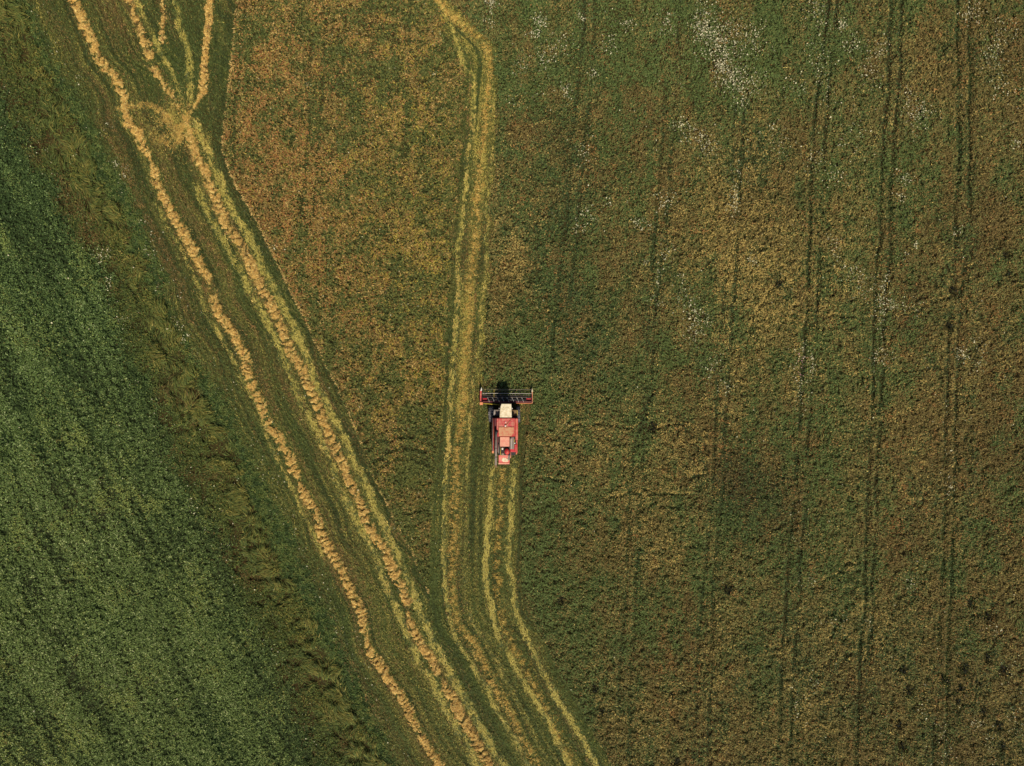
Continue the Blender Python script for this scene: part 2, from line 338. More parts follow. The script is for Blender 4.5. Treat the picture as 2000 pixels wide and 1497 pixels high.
def emit(name, idx, z, az, el, ln, wd, roll, col, label, cat, mat=M_LEAF, kind='stuff', zoff=0.0):
    x, y = bx[idx], by[idx]
    v = blades(x, y, ground_z(x, y) + z + zoff, az, el, ln, wd, roll)
    o = mesh_object(name, v, np.arange(len(v), dtype=np.int32), 3, mat, np.clip(col * GAIN, 0, .9), 'FACE')
    return tag(o, label, cat, None, kind)

def build_green_crop():
    r = np.random.default_rng(21); idx = np.where(breg == 0)[0]
    x, y = bx[idx], by[idx]; px, py = PX[idx], PY[idx]
    # sowing rows run along the field edge
    t = math.radians(-62); u = x * math.cos(t + math.pi / 2) + y * math.sin(t + math.pi / 2); s = x * math.cos(t) + y * math.sin(t)
    row = noise(u / .45 + (fbm(x / 2, y / 2, 6) - .5), s / 4, 3); row2 = fbm(u / 1.9, s / 16, 9, 2)
    clump = fbm(x / .24, y / .24, 4, 2); big = fbm(x / 5, y / 5, 7)
    gap = sstep(.26, .50, clump * .74 + row * .24 + (row2 - .5) * .10 + (big - .5) * .12 + .02)
    edge = sstep(0, 2.5, -L_A.dist(x, y))
    holes = 0
    for a, b, rr in ((10,855,14),(60,1140,14),(72,1160,10),(115,1235,16),(125,1255,12),(145,1300,12),(165,1345,12),(178,1380,10),(232,1215,10),(40,1290,8),(205,1005,12),(55,1480,12),(240,905,9)):
        holes = np.maximum(holes, blob(px, py, a, b, rr, rr))
    keep = (r.random(len(idx)) < (.25 + .75 * gap) * (1 - .9 * holes))
    idx = idx[keep]; x, y = x[keep], y[keep]; clump = clump[keep]; gap = gap[keep]; big = big[keep]; px, py = px[keep], py[keep]; row2 = row2[keep]; edge = edge[keep]; row = row[keep]
    n = len(idx)
    z = .30 * gap * (.35 + .65 * r.random(n) ** .5)
    az = r.random(n) * 6.283; el = r.normal(.25, .35, n); ln = .11 + .10 * r.random(n); wd = .05 + .04 * r.random(n)
    pal = np.array([lin(100,112,64), lin(86,96,48), lin(128,130,70), lin(58,70,36), lin(112,94,54), lin(152,154,106)])
    ylw = fbm(x / 3.2, y / 3.2, 10)
    dk = 1.0 * blob(px, py, 40, 420, 120, 200) + .7 * (1 - edge) + .5 * blob(px, py, 160, 720, 120, 90) + .35 * blob(px, py, 520, 1440, 90, 120)
    row2 = .5 + (row2 - .5) * .4; row = .5 + (row - .5) * .8
    sc = np.stack([0 * x + .25 + (row2 - .5) * 2, .15 + (row2 - .5) * 2.0, (ylw - .5) * 4 - .6 + (row - .5) * 1.2, .15 - (clump - .5) * 2.0 - (row2 - .5) * 4.5 - (row - .5) * 1.2 + dk, (ylw - .5) * 5 - 2.0 + (fbm(x / 1.2, y / 1.2, 13) - .5) * 4, (clump - .62) * 4 - .55 + (row2 - .5) * 3 + (row - .5) * 1.0 - dk * .5])
    sc = sc + gum(r, n, 6, .42)
    col = pick(pal, sc, r)
    blue = (.5 + .5 * np.tanh((900 - py - px * .2) / 400.))[:, None]
    col = col * (1 + blue * np.array([-.10, .0, .06])) * np.array([.92, .98, .86])
    emit('green_crop', idx, z, az, el, ln, wd, r.normal(0, .6, n), col, 'dense dark green leafy crop filling the lower left corner', 'crop')

def build_verge():
    r = np.random.default_rng(22); idx = np.where(breg == 1)[0]
    idx = np.concatenate([idx, idx[r.random(len(idx)) < .35]])
    x, y = bx[idx] + r.normal(0, .05, len(idx)), by[idx]
    dl = -L_B.dist(x, y)                                     # metres left of the right edge
    clump = fbm(x / .8, y / .8, 5, 2); med = fbm(x / 2.2, y / 2.2, 11)
    tall = sstep(3.4, .9, dl + (med - .5) * 3.0)                     # combed tall grass nearer the stubble
    ang = math.radians(118) + (fbm(x / 1.5, y / 1.5, 2) - .5) * 6.5 + (noise(x / .4, y / .4, 8) - .5) * 1.8
    gap = sstep(.33, .5, clump)
    keep = r.random(len(idx)) < (.22 + .78 * gap)
    idx = idx[keep]; x, y, dl, clump, tall, ang, med, gap = [q[keep] for q in (x, y, dl, clump, tall, ang, med, gap)]
    n = len(idx)
    istall = r.random(n) < tall * .85 * sstep(.36, .56, fbm(x / 2.8, y / 2.8, 14))
    z = gap * np.where(istall, .15 + .40 * r.random(n), .28 * r.random(n) + .06)
    az = np.where(istall, ang + r.normal(0, .22, n), r.random(n) * 6.283)
    el = np.where(istall, r.normal(.15, .2, n), r.normal(.35, .4, n))
    ln = np.where(istall, .30 + .45 * r.random(n), .14 + .12 * r.random(n)); wd = np.where(istall, .034 + .022 * r.random(n), .05 + .035 * r.random(n))
    pal = np.array([lin(108,102,46), lin(78,88,40), lin(90,76,40), lin(52,62,30), lin(132,120,62), lin(106,78,46)])
    br = fbm(x / 2.6, y / 2.6, 6)
    sc = np.stack([tall * 1.0 - .5 + (clump - .5) * 2, .6 + .2 * tall + .2 * sstep(2, 5, dl), (br - .5) * 5 - .3 - tall * .4, .3 + .5 * sstep(2.5, 5.5, dl), -.9 + tall * .7 + (clump - .5) * 3, (br - .5) * 5 - 1.3 - tall])
    sc = sc + gum(r, n, 6, .40)
    emit('verge_grass', idx, z, az, el, ln, wd, r.normal(0, .5, n), pick(pal, sc, r), 'tall tangled brown and yellow grass between the dark green crop and the green weed strip', 'grass')

def build_weed_strip():
    r = np.random.default_rng(23); idx = np.where(breg == 2)[0]
    x, y = bx[idx], by[idx]; n = len(idx)
    clump = fbm(x / .4, y / .4, 3, 2)
    z = .25 * clump * (.3 + .7 * r.random(n))
    pal = np.array([lin(70,86,42), lin(90,98,48), lin(50,64,32), lin(106,98,54)])
    sc = np.stack([.4 + 0 * x, (clump - .5) * 3, .3 - (clump - .5) * 3, -.7 + 0 * x]) + gum(r, n, 4, .4)
    emit('green_weeds', idx, z, r.random(n) * 6.283, r.normal(.3, .35, n), .14 + .12 * r.random(n), .06 + .05 * r.random(n), r.normal(0, .6, n), pick(pal, sc, r),
         'narrow strip of low bright green weeds edging the stubble', 'weeds')

def lane_uv(x, y):
    """offset across and distance along the nearest pass of the machine"""
    u1 = W1.dist(x, y); u2 = W5.dist(x, y); use = x > (L_D.x(y) + L_EL.x(y)) / 2
    low = y < WY(1190)
    u2b = W5.dist(x, y); use = np.where(low, x > W2.x(y) + 1.9, use)
    return np.where(use, u2, u1), use

def build_stubble():
    r = np.random.default_rng(24); idx = np.where((breg == 3) & (bsid == 0))[0]
    x, y = bx[idx], by[idx]; px, py = PX[idx], PY[idx]; n = len(idx)
    u, lane = lane_uv(x, y)
    st = fbm(u / .32, y / 9.0, 6, 2); st2 = fbm(u / .9, y / 14.0, 9, 2); cl = fbm(x / .45, y / .45, 3, 2)
    sl = np.where(lane, W5.slope(y), W1.slope(y)); dirn = np.arctan2(1.0, sl)
    az = dirn + r.normal(0, .45, n) + np.where(r.random(n) < .5, math.pi, 0)
    z = .03 + .16 * r.random(n) * sstep(.25, .6, cl) + .05 * (st > .5)
    dr = -L_D.dist(x, y); rim = (dr > 0) & (dr < 1.0) & (y > WY(1170))
    spill = blob(px, py, 352, 250, 34, 40) + .6 * blob(px, py, 315, 225, 40, 14)
    pal = np.array([lin(92,92,46), lin(70,80,39), lin(96,82,47), lin(54,63,32), lin(142,130,64), lin(126,98,58)])
    dist1 = np.abs(W1.dist(x, y))
    near2 = sstep(3.6, 1.2, np.abs(W2.dist(x, y))) * (y < WY(240))
    sc = np.stack([.45 + (st - .5) * 3, .4 + (st2 - .5) * 4 + lane * .15, -.15 - (st2 - .5) * 4.5 - lane * .5, -.05 - (st - .5) * 5.5 + 1.1 * rim + .3 * lane,
                   -.95 + .25 * near2 + (st - .5) * 6.0 + spill * 2.2 - .8 * rim + (y > 22) * .25, -1.2 - (st2 - .5) * 5 + (cl - .5) * 4 - .6 * lane])
    up = lane & (y > WY(830)); pt = fbm(x / .9, y / 1.5, 7, 2); mid = lane * sstep(1.3, .3, np.abs(W5.dist(x, y))) * (.4 + .6 * up)
    sc[4] += mid * .7; sc[0] += mid * .3; sc[3] -= mid * .5
    sc[4] += up * (.75 + (pt - .5) * 4); sc[5] += up * (.5 + (pt - .5) * 2); sc[0] += up * .2; sc[1] -= up * .5; sc[3] -= up * .7
    sc = sc + gum(r, n, 6, .48)
    emit('stubble', idx, z, az, r.normal(.22, .25, n), .09 + .14 * r.random(n), .035 + .04 * r.random(n), r.normal(0, .6, n), pick(pal, sc, r, .45) * 1.08,
         'mown olive green stubble between the windrows and behind the combine', 'stubble')

def crop_common(idx, r):
    x, y = bx[idx], by[idx]
    i, j = ci[idx], cj[idx]
    return x, y, PX[idx], PY[idx], tram[i, j], trail[i, j], trail_edge[i, j], weedm[i, j]

def build_left_crop():
    r = np.random.default_rng(25); idx = np.where((breg == 4) & (bsid == 0))[0]
    x, y, px, py, tr, tl, te, wm = crop_common(idx, r)
    c1 = fbm(x / .24, y / .24, 4, 2); c2 = fbm(x / .5, y / .5, 8, 2); big = fbm(x / 4, y / 4, 3)
    gap = sstep(.24, .46, c1 * .8 + c2 * .2)
    dark = 0
    for a, b, q in ((725,45,18),(740,110,16),(760,180,16),(740,250,14),(830,290,22),(745,450,16),(775,530,12),(680,620,10),(695,720,9),(820,90,12),(850,390,12)):
        dark = np.maximum(dark, blob(px, py, a, b, q, q))
    keep = r.random(len(idx)) < (.3 + .7 * gap) * (1 - .75 * tr) * (1 - .5 * dark * (c2 < .55))
    idx = idx[keep]; x, y, px, py, tr, c1, c2, big, gap, dark = [q[keep] for q in (x, y, px, py, tr, c1, c2, big, gap, dark)]
    n = len(idx)
    z = .36 * gap * (.35 + .65 * r.random(n) ** .6) * (1 - .8 * tr)
    pal = np.array([lin(142,116,64), lin(144,100,58), lin(98,100,50), lin(66,76,38), lin(148,132,58), lin(110,94,52), lin(174,146,88)])
    orange = 1.3 * blob(px, py, 500, 280, 170, 300) + .45 * blob(px, py, 620, 560, 110, 130) + .25 * blob(px, py, 700, 60, 200, 100) - .5 * blob(px, py, 800, 950, 120, 160)
    yell = 1.0 * blob(px, py, 830, 480, 110, 340) + .4 * blob(px, py, 700, 200, 120, 200)
    grn = .9 * blob(px, py, 790, 1000, 150, 230) + .45 * blob(px, py, 860, 350, 60, 400) + .35 * blob(px, py, 740, 640, 140, 120) + .3 * blob(px, py, 620, 60, 100, 120)
    gn = fbm(x / 1.3, y / 1.6, 12, 3)
    olv = .8 * blob(px, py, 740, 110, 130, 170) + .4 * blob(px, py, 640, 150, 100, 150)
    grn = grn + .5 * olv; dark = np.maximum(dark, .5 * olv); yell = yell * .75
    sc = np.stack([0 + orange * .35 + (c1 - .5) * 2, -.6 + orange * .75 + (c2 - .5) * 2.5, .4 + (gn - .5) * 5.0 + grn, .15 + (gn - .5) * 5 + grn - (c1 - .5) * 2.5 + 2.0 * tr + dark * .9,
                   -.55 + yell * 1.0 + (c2 - .5) * 3, .15 + .7 * dark + (big - .5) * 2, -1.15 + orange * .5 + (c1 - .55) * 5])
    edge = sstep(.16, .0, np.abs(L_D.dist(x, y) - .05)) * (y > WY(1185)); sc[6] += 3.0 * edge
    sc = sc + gum(r, n, 7, .55)
    emit('standing_crop', idx, z, r.random(n) * 6.283, r.normal(.25, .35, n), .13 + .12 * r.random(n), .06 + .05 * r.random(n), r.normal(0, .6, n), pick(pal, sc, r) * .95,
         'orange-brown standing crop in the wedge between the stubble and the low swath', 'crop')

def build_right_crop():
    r = np.random.default_rng(26); idx = np.where((breg == 5) & (bsid == 0))[0]
    x, y, px, py, tr, tl, te, wm = crop_common(idx, r)
    t = math.radians(40); u = x * math.cos(t) + y * math.sin(t); v = -x * math.sin(t) + y * math.cos(t)
    wx = x + (fbm(x / 1.5, y / 1.5, 13) - .5) * 1.2; wy = y + (fbm(x / 1.5, y / 1.5, 14) - .5) * 1.2
    c1 = fbm(wx / .24, wy / .20, 5, 2); c2 = fbm(wx / .6, wy / .42, 9, 2); big = fbm(x / 6, y / 9, 3, 2); big2 = fbm(x / 5, y / 8, 14, 2); col_ = fbm(x / .9, y / 12, 11, 2)
    gap = sstep(.24, .50, c1 * .75 + c2 * .25)
    lane_gap = np.maximum(tr, tl * .75)
    keep = r.random(len(idx)) < (.4 + .6 * gap) * (1 - .75 * lane_gap) * (1 - .92 * wm)
    idx = idx[keep]; x, y, px, py, tr, tl, te, c1, c2, big, gap, col_, wm, big2 = [q[keep] for q in (x, y, px, py, tr, tl, te, c1, c2, big, gap, col_, wm, big2)]
    n = len(idx)
    relief = .40 * gap * (.5 + c2)
    z = relief * (.35 + .65 * r.random(n) ** .6) * (1 - .85 * tr) * (1 - .6 * tl) * (1 - .8 * wm)
    az = math.radians(38) + (fbm(x / 2.2, y / 2.2, 10) - .5) * 5 + r.normal(0, .9, n)
    pal = np.array([lin(112,100,54), lin(82,92,46), lin(154,128,70), lin(102,84,45), lin(56,68,36), lin(138,98,54), lin(178,150,82), lin(62,54,30)])
    dark_crop = .9 * blob(px, py, 1475, 1000, 90, 120) + .5 * blob(px, py, 1440, 940, 50, 60) + .5 * blob(px, py, 1140, 640, 90, 130) + .55 * blob(px, py, 1100, 420, 70, 200) + .45 * blob(px, py, 1470, 330, 60, 60) + .35 * blob(px, py, 1960, 1440, 280, 200) + .3 * blob(px, py, 1560, 1300, 200, 120)  # broad patches where the crop itself is darker green and brown
    green = .85 * blob(px, py, 1330, 40, 330, 190) + .5 * blob(px, py, 1560, 20, 140, 130) + .5 * blob(px, py, 1090, 330, 110, 260) + .5 * blob(px, py, 1100, 1000, 170, 420) + .25 * blob(px, py, 1300, 700, 250, 250) + .3 * blob(px, py, 1380, 760, 160, 120)
    brown = .8 * blob(px, py, 2010, 250, 190, 420) + .6 * blob(px, py, 1950, 900, 200, 420) + .85 * blob(px, py, 1980, 1400, 330, 280) + .35 * blob(px, py, 1400, 1380, 300, 160) + .3 * blob(px, py, 1220, 200, 70, 80)
    yell = 1.0 * blob(px, py, 1400, 480, 90, 170) + .95 * blob(px, py, 1590, 560, 80, 180) + .85 * blob(px, py, 1190, 880, 170, 110) + .5 * blob(px, py, 1660, 720, 120, 60) + .6 * blob(px, py, 1020, 560, 60, 300) + .5 * blob(px, py, 1330, 1150, 120, 200) + .4 * blob(px, py, 1600, 850, 160, 200) + .5 * blob(px, py, 1450, 660, 60, 160) + .3 * blob(px, py, 1750, 500, 60, 200)
    gn = fbm(x / 1.2, y / 2.0, 12, 3)
    sc = np.stack([.5 + (c1 - .5), .20 + green + (gn - .5) * 3.2 + (big - .5) * 2.4 - brown * .4, -.55 + yell * 1.0 + (c2 - .5) * 3 - (big - .5) * 2 + te * 1.3 - green * .5 - dark_crop * .6, .05 + brown * .7 - (gn - .5) * 2.4 + (big2 - .5) * 2.2,
                   -.05 + green * .5 + (gn - .5) * 2.6 - (c1 - .5) * 2 + 2.3 * tr + 1.0 * tl + dark_crop * 1.3, -1.25 + yell * .3 + brown * .35 + (fbm(x / .8, y / .8, 15) - .5) * 5 + (col_ - .5) * 2 + (big2 - .5) * 2, -1.6 + yell * 1.1 + (c2 - .55) * 4 + te * 1.1,
                   -.95 + brown * .9 + dark_crop * 1.3 + (big2 - .5) * 3.6])
    sc = sc + gum(r, n, 8, .5)
    emit('standing_crop', idx, z, az, r.normal(.25, .35, n), .11 + .12 * r.random(n), .05 + .045 * r.random(n), r.normal(0, .6, n), pick(pal, sc, r) * np.array([.98, 1.05, 1.10]),
         'wide olive-brown standing crop with paired tramlines right of the combine', 'crop')

def build_strips():
    r = np.random.default_rng(27)
    pal = np.array([lin(154,140,70), lin(122,118,58), lin(92,94,46), lin(170,146,80), lin(66,72,36)]) * np.array([.92, .93, .88])
    for k, (ln, hw, st, sd_, lab) in enumerate(STRIPS):
        idx = np.where(bsid == k + 1)[0]
        x, y = bx[idx], by[idx]; n = len(idx); v = strip_v[ci[idx], cj[idx]]
        cl = fbm(x / .3, y / .3, sd_, 2)
        dirn = np.arctan2(1.0, ln.slope(y))
        az = dirn + r.normal(0, .6, n) + np.where(r.random(n) < .5, math.pi, 0)
        sc = np.stack([v * 1.6 - .4 + (cl - .5) * 2, .35 + 0 * x, .55 - v * .6 - (cl - .5) * 4, -.9 + v * .7 + (cl - .5) * 4 + (noise(x, y / 5, 4) - .5) * 2, .35 - v * .9 - (cl - .5) * 5]) + gum(r, n, 5, .38)
        sc[3] += (.9 if sd_ in (6, 7) else 0.0) * (y > WY(900)); sc[2] -= (.6 if sd_ in (6, 7) else 0.0) * (y > WY(900))
        sc[0] += .35 if sd_ in (8, 9) else 0.0
        emit('chaff_strip', idx, .05 + .08 * r.random(n), az, r.normal(.1, .2, n), .14 + .14 * r.random(n), .05 + .03 * r.random(n), r.normal(0, .4, n), pick(pal, sc, r), lab, 'chaff strip', M_STRAW, None)['group'] = 'chaff strips along the wheel marks'

build_green_crop(); build_verge(); build_weed_strip(); build_stubble(); build_left_crop(); build_right_crop(); build_strips()

# ------------------------------------------------------------------ windrows of straw
STRAW_PAL = np.array([lin(206,168,90), lin(190,148,75), lin(220,189,112), lin(162,123,63), lin(122,94,52)])
def windrow(line, y_top, y_bot, half, height, seed, label, gaps=(), thin=(), straw=330, heap=True, pulse=.74, tone=1.0):
    tone = np.array(tone)
    r = np.random.default_rng(100 + seed)
    yy = np.linspace(y_top, y_bot, max(8, int((y_top - y_bot) * 60)))
    xx = line.x(yy)
    k = np.ones(41) / 41; xs_ = np.convolve(np.pad(xx, 20, 'edge'), k, 'valid')
    ds = np.hypot(np.diff(xs_), np.diff(yy)); s = np.concatenate([[0], np.cumsum(ds)])
    S = np.arange(0, s[-1], .055); cx = np.interp(S, s, xs_); cy = np.interp(S, s, yy)
    tx = np.gradient(cx, S); ty = np.gradient(cy, S); L = np.hypot(tx, ty); tx, ty = tx / L, ty / L
    nx_, ny_ = -ty, tx
    wmul = .8 + .45 * fbm(S / 1.4, S * 0 + seed, seed + 1, 2); amp = np.ones(len(S))
    lat = (fbm(S / .9, S * 0 + seed, seed + 2, 2) - .5) * .42
    for py in gaps: amp *= 1 - np.exp(-((cy - WY(py)) / .35) ** 2) * .95
    for py in thin:
        g = np.exp(-((cy - WY(py)) / .6) ** 2); wmul *= 1 - .55 * g; amp *= 1 - .45 * g
    hw = half * wmul
    nu = 23; U = np.linspace(-1.15, 1.15, nu)
    SS, UU = np.meshgrid(S, U, indexing='ij')
    ph = SS / pulse + .34 * UU ** 2 * 1.0 + .10 * UU + (fbm(SS / .8, UU / .8, seed + 3, 2) - .5) * 1.5 + (noise(SS / 2.5, UU * 0, seed) - .5) * 2.6 + (noise(SS / 7, UU * 0, seed + 3) - .5) * 3
    fr = ph - np.floor(ph); cell = np.floor(ph)
    lump = np.clip(np.sin(np.pi * np.clip((fr - .05) / .86, 0, 1)), 0, 1) ** .45
    merge = noise(cell * 5.7 + .5, cell * 2.3, seed + 10); lump = np.maximum(lump, sstep(.45, .95, merge) * .8 * np.clip(1.3 - np.abs(UU + .6 * (noise(cell * 3.1, cell * 1.7, seed) - .5)), 0, 1))
    cellr = noise(cell * 7.13, UU * .9 + cell * 3.7, seed + 4)
    edge = np.clip(1.12 - np.abs(UU) * (0.75 + .9 * fbm(SS / .3, UU / .4, seed + 5, 2)), 0, 1) ** .5
    tex = fbm(SS / .13, UU * half / .13, seed + 6, 2)
    hgt = height * amp[:, None] * edge * (.05 + .95 * lump) * (.5 + .8 * cellr) + (tex - .5) * .26 * edge * amp[:, None]
    off = UU * hw[:, None] + lat[:, None]
    PXm = cx[:, None] + nx_[:, None] * off; PYm = cy[:, None] + ny_[:, None] * off
    gz = ground_z(PXm, PYm)
    V = np.stack([PXm, PYm, gz + hgt - .015], -1)
    solid = hgt * (edge > .05)
    thr = .105
    I = np.arange(V.shape[0] * nu).reshape(-1, nu)
    hc = (solid[:-1, :-1] + solid[1:, :-1] + solid[1:, 1:] + solid[:-1, 1:]) / 4
    m = hc > thr
    col = STRAW_PAL[np.clip((noise(SS / .25, UU / .4, seed + 7) * 5).astype(int), 0, 4)] * (.65 + .5 * tex[..., None]) * tone
    root = bpy.data.objects.new('straw_windrow', None); COL.objects.link(root); root.location = (cx[-1], cy[-1], 0); root.empty_display_size = .2
    tag(root, label, 'windrow', 'rows of straw on the mown stubble')
    inv = np.array([cx[-1], cy[-1], 0.])
    if heap:
        q = np.stack([I[:-1, :-1], I[:-1, 1:], I[1:, 1:], I[1:, :-1]], -1)[m].reshape(-1)
        used, q2 = np.unique(q, return_inverse=True)
        mesh_object('straw_heap', V.reshape(-1, 3)[used] - inv, q2, 4, M_STRAW, np.clip(col.reshape(-1, 3)[used] * 1.1, 0, .85), 'POINT', root, True)
    if heap: root.children[0]['kind'] = 'stuff'
    # loose straws lying over the heap
    n = int(s[-1] * half * 2 * straw); patch = fbm(S / .7, S * 0 + 3.3, seed + 8, 2)
    si = r.integers(0, len(S), n); uu = np.clip(r.normal(0, .62, n), -2.0, 2.0); ui = np.clip(np.round((uu + 1.15) / 2.3 * (nu - 1)).astype(int), 0, nu - 1)
    hh = np.maximum(hgt[si, ui], 0); ok = (r.random(n) < np.where(hh > thr, 1, .26)) & (r.random(n) < .25 + .75 * amp[si]) & (heap | (r.random(n) < sstep(.22, .58, fbm(si * .055 / .35, uu * half / .3, seed + 9, 2) * .7 + patch[si] * .3))) & ((lump[si, ui] > .5 + .35 * r.random(n)) | (not heap) | (np.abs(uu) > .9))
    si, uu, ui, hh = si[ok], uu[ok], ui[ok], hh[ok]; n = len(si)
    o_ = uu * hw[si] + lat[si]; x = cx[si] + nx_[si] * o_ + r.normal(0, .04, n); y = cy[si] + ny_[si] * o_ + r.normal(0, .04, n)
    az = np.arctan2(ny_[si], nx_[si]) + r.normal(0, .7, n)
    v = blades(x, y, ground_z(x, y) + hh + .03 + .04 * r.random(n), az, r.normal(0, .3, n), .12 + .18 * r.random(n), .02 + .025 * r.random(n), r.normal(0, .5, n)) - inv
    c = STRAW_PAL[r.choice(5, n, p=[.34, .28, .18, .14, .06])] * (.75 + .5 * r.random(n))[:, None] * tone
    o = mesh_object('loose_straw', v, np.arange(len(v), dtype=np.int32), 3, M_STRAW, np.clip(c * 1.22, 0, .88), 'FACE', root)
    o['kind'] = 'stuff'
    return root

windrow(W1, 41, -41, .58, .34, 1, 'outer golden straw windrow, the one nearest the green weed strip', gaps=(572,), thin=(317, 556, 940, 1245))
windrow(W2a, 41, WY(214), .58, .30, 2, 'broken golden windrow running from the top edge down to the straw spill', gaps=(125,), straw=240, tone=.92, thin=(20, 160, 200, 214))
windrow(W2, WY(228), -41, .62, .33, 3, 'inner golden windrow below the straw spill, flanked by two chaff strips', gaps=(1188, 1322), thin=(1200, 232, 250, 1330), straw=320, tone=.97)
windrow(W3, 41, WY(215), .46, .38, 4, 'short straight golden windrow at the top edge beside the orange crop', straw=300, thin=(200, 214))
windrow(W4, 41, WY(88), .40, .22, 5, 'faint stub of a windrow at the top edge between two chaff strips', straw=160, tone=.85)
windrow(W5, 41, -41, .66, .14, 6, 'low thin straw swath running past the left side of the combine', straw=480, heap=False, tone=(.90, .92, .80), pulse=.6)
windrow(W6, WY(915), -41, .60, .12, 7, 'sparse fresh straw swath trailing behind the combine', straw=400, heap=False, tone=(.84, .88, .70), pulse=.6)

def straw_spill():
    r = np.random.default_rng(140); n = 6500
    lobes = np.array([-2.4, -1.95, -1.2, -.6, .9, 1.35, 2.1, 2.75, 3.05]); a = lobes[r.integers(0, 9, n)] + r.normal(0, .22, n); q = np.abs(r.normal(0, 1.7, n)) * (.5 + .5 * r.random(n))
    x = WX(356) + np.cos(a) * q + r.normal(0, .12, n); y = WY(245) + np.sin(a) * q * 1.1 + r.normal(0, .12, n)
    m = 1900; t = r.random(m); ax = 232 + 112 * t; ay = 216 - 30 * np.sin(np.pi * np.clip(t * 1.1, 0, 1)) * .35 + 25 * np.clip(t - .55, 0, 1) * 1.6
    x = np.concatenate([x, WX(ax) + r.normal(0, .14, m)]); y = np.concatenate([y, WY(ay) + r.normal(0, .14, m)])
    m = 900; t = r.random(m); x = np.concatenate([x, WX(300 + 60 * t) + r.normal(0, .35, m)]); y = np.concatenate([y, WY(262 + 22 * np.sin(t * 3)) + r.normal(0, .3, m)])
    keep = fbm(x / .35, y / .35, 6, 2) > .38 + .16 * r.random(len(x)); x, y = x[keep], y[keep]; n = len(x)
    c = np.array([WX(356), WY(247), 0.])
    v = blades(x, y, ground_z(x, y) + .06 + .12 * r.random(n), r.random(n) * 6.283, r.normal(.05, .25, n), .14 + .2 * r.random(n), .022 + .022 * r.random(n), r.normal(0, .5, n)) - c
    col = STRAW_PAL[r.choice(5, n, p=[.28, .28, .10, .22, .12])] * (.6 + .5 * r.random(n))[:, None] * np.array([.9, .95, .9])
    o = mesh_object('straw_spill', v, np.arange(len(v), dtype=np.int32), 3, M_STRAW, np.clip(col * 1.5, 0, .85), 'FACE'); o.location = c
    tag(o, 'spilled straw spread where the top windrows meet', 'straw spill')
straw_spill()

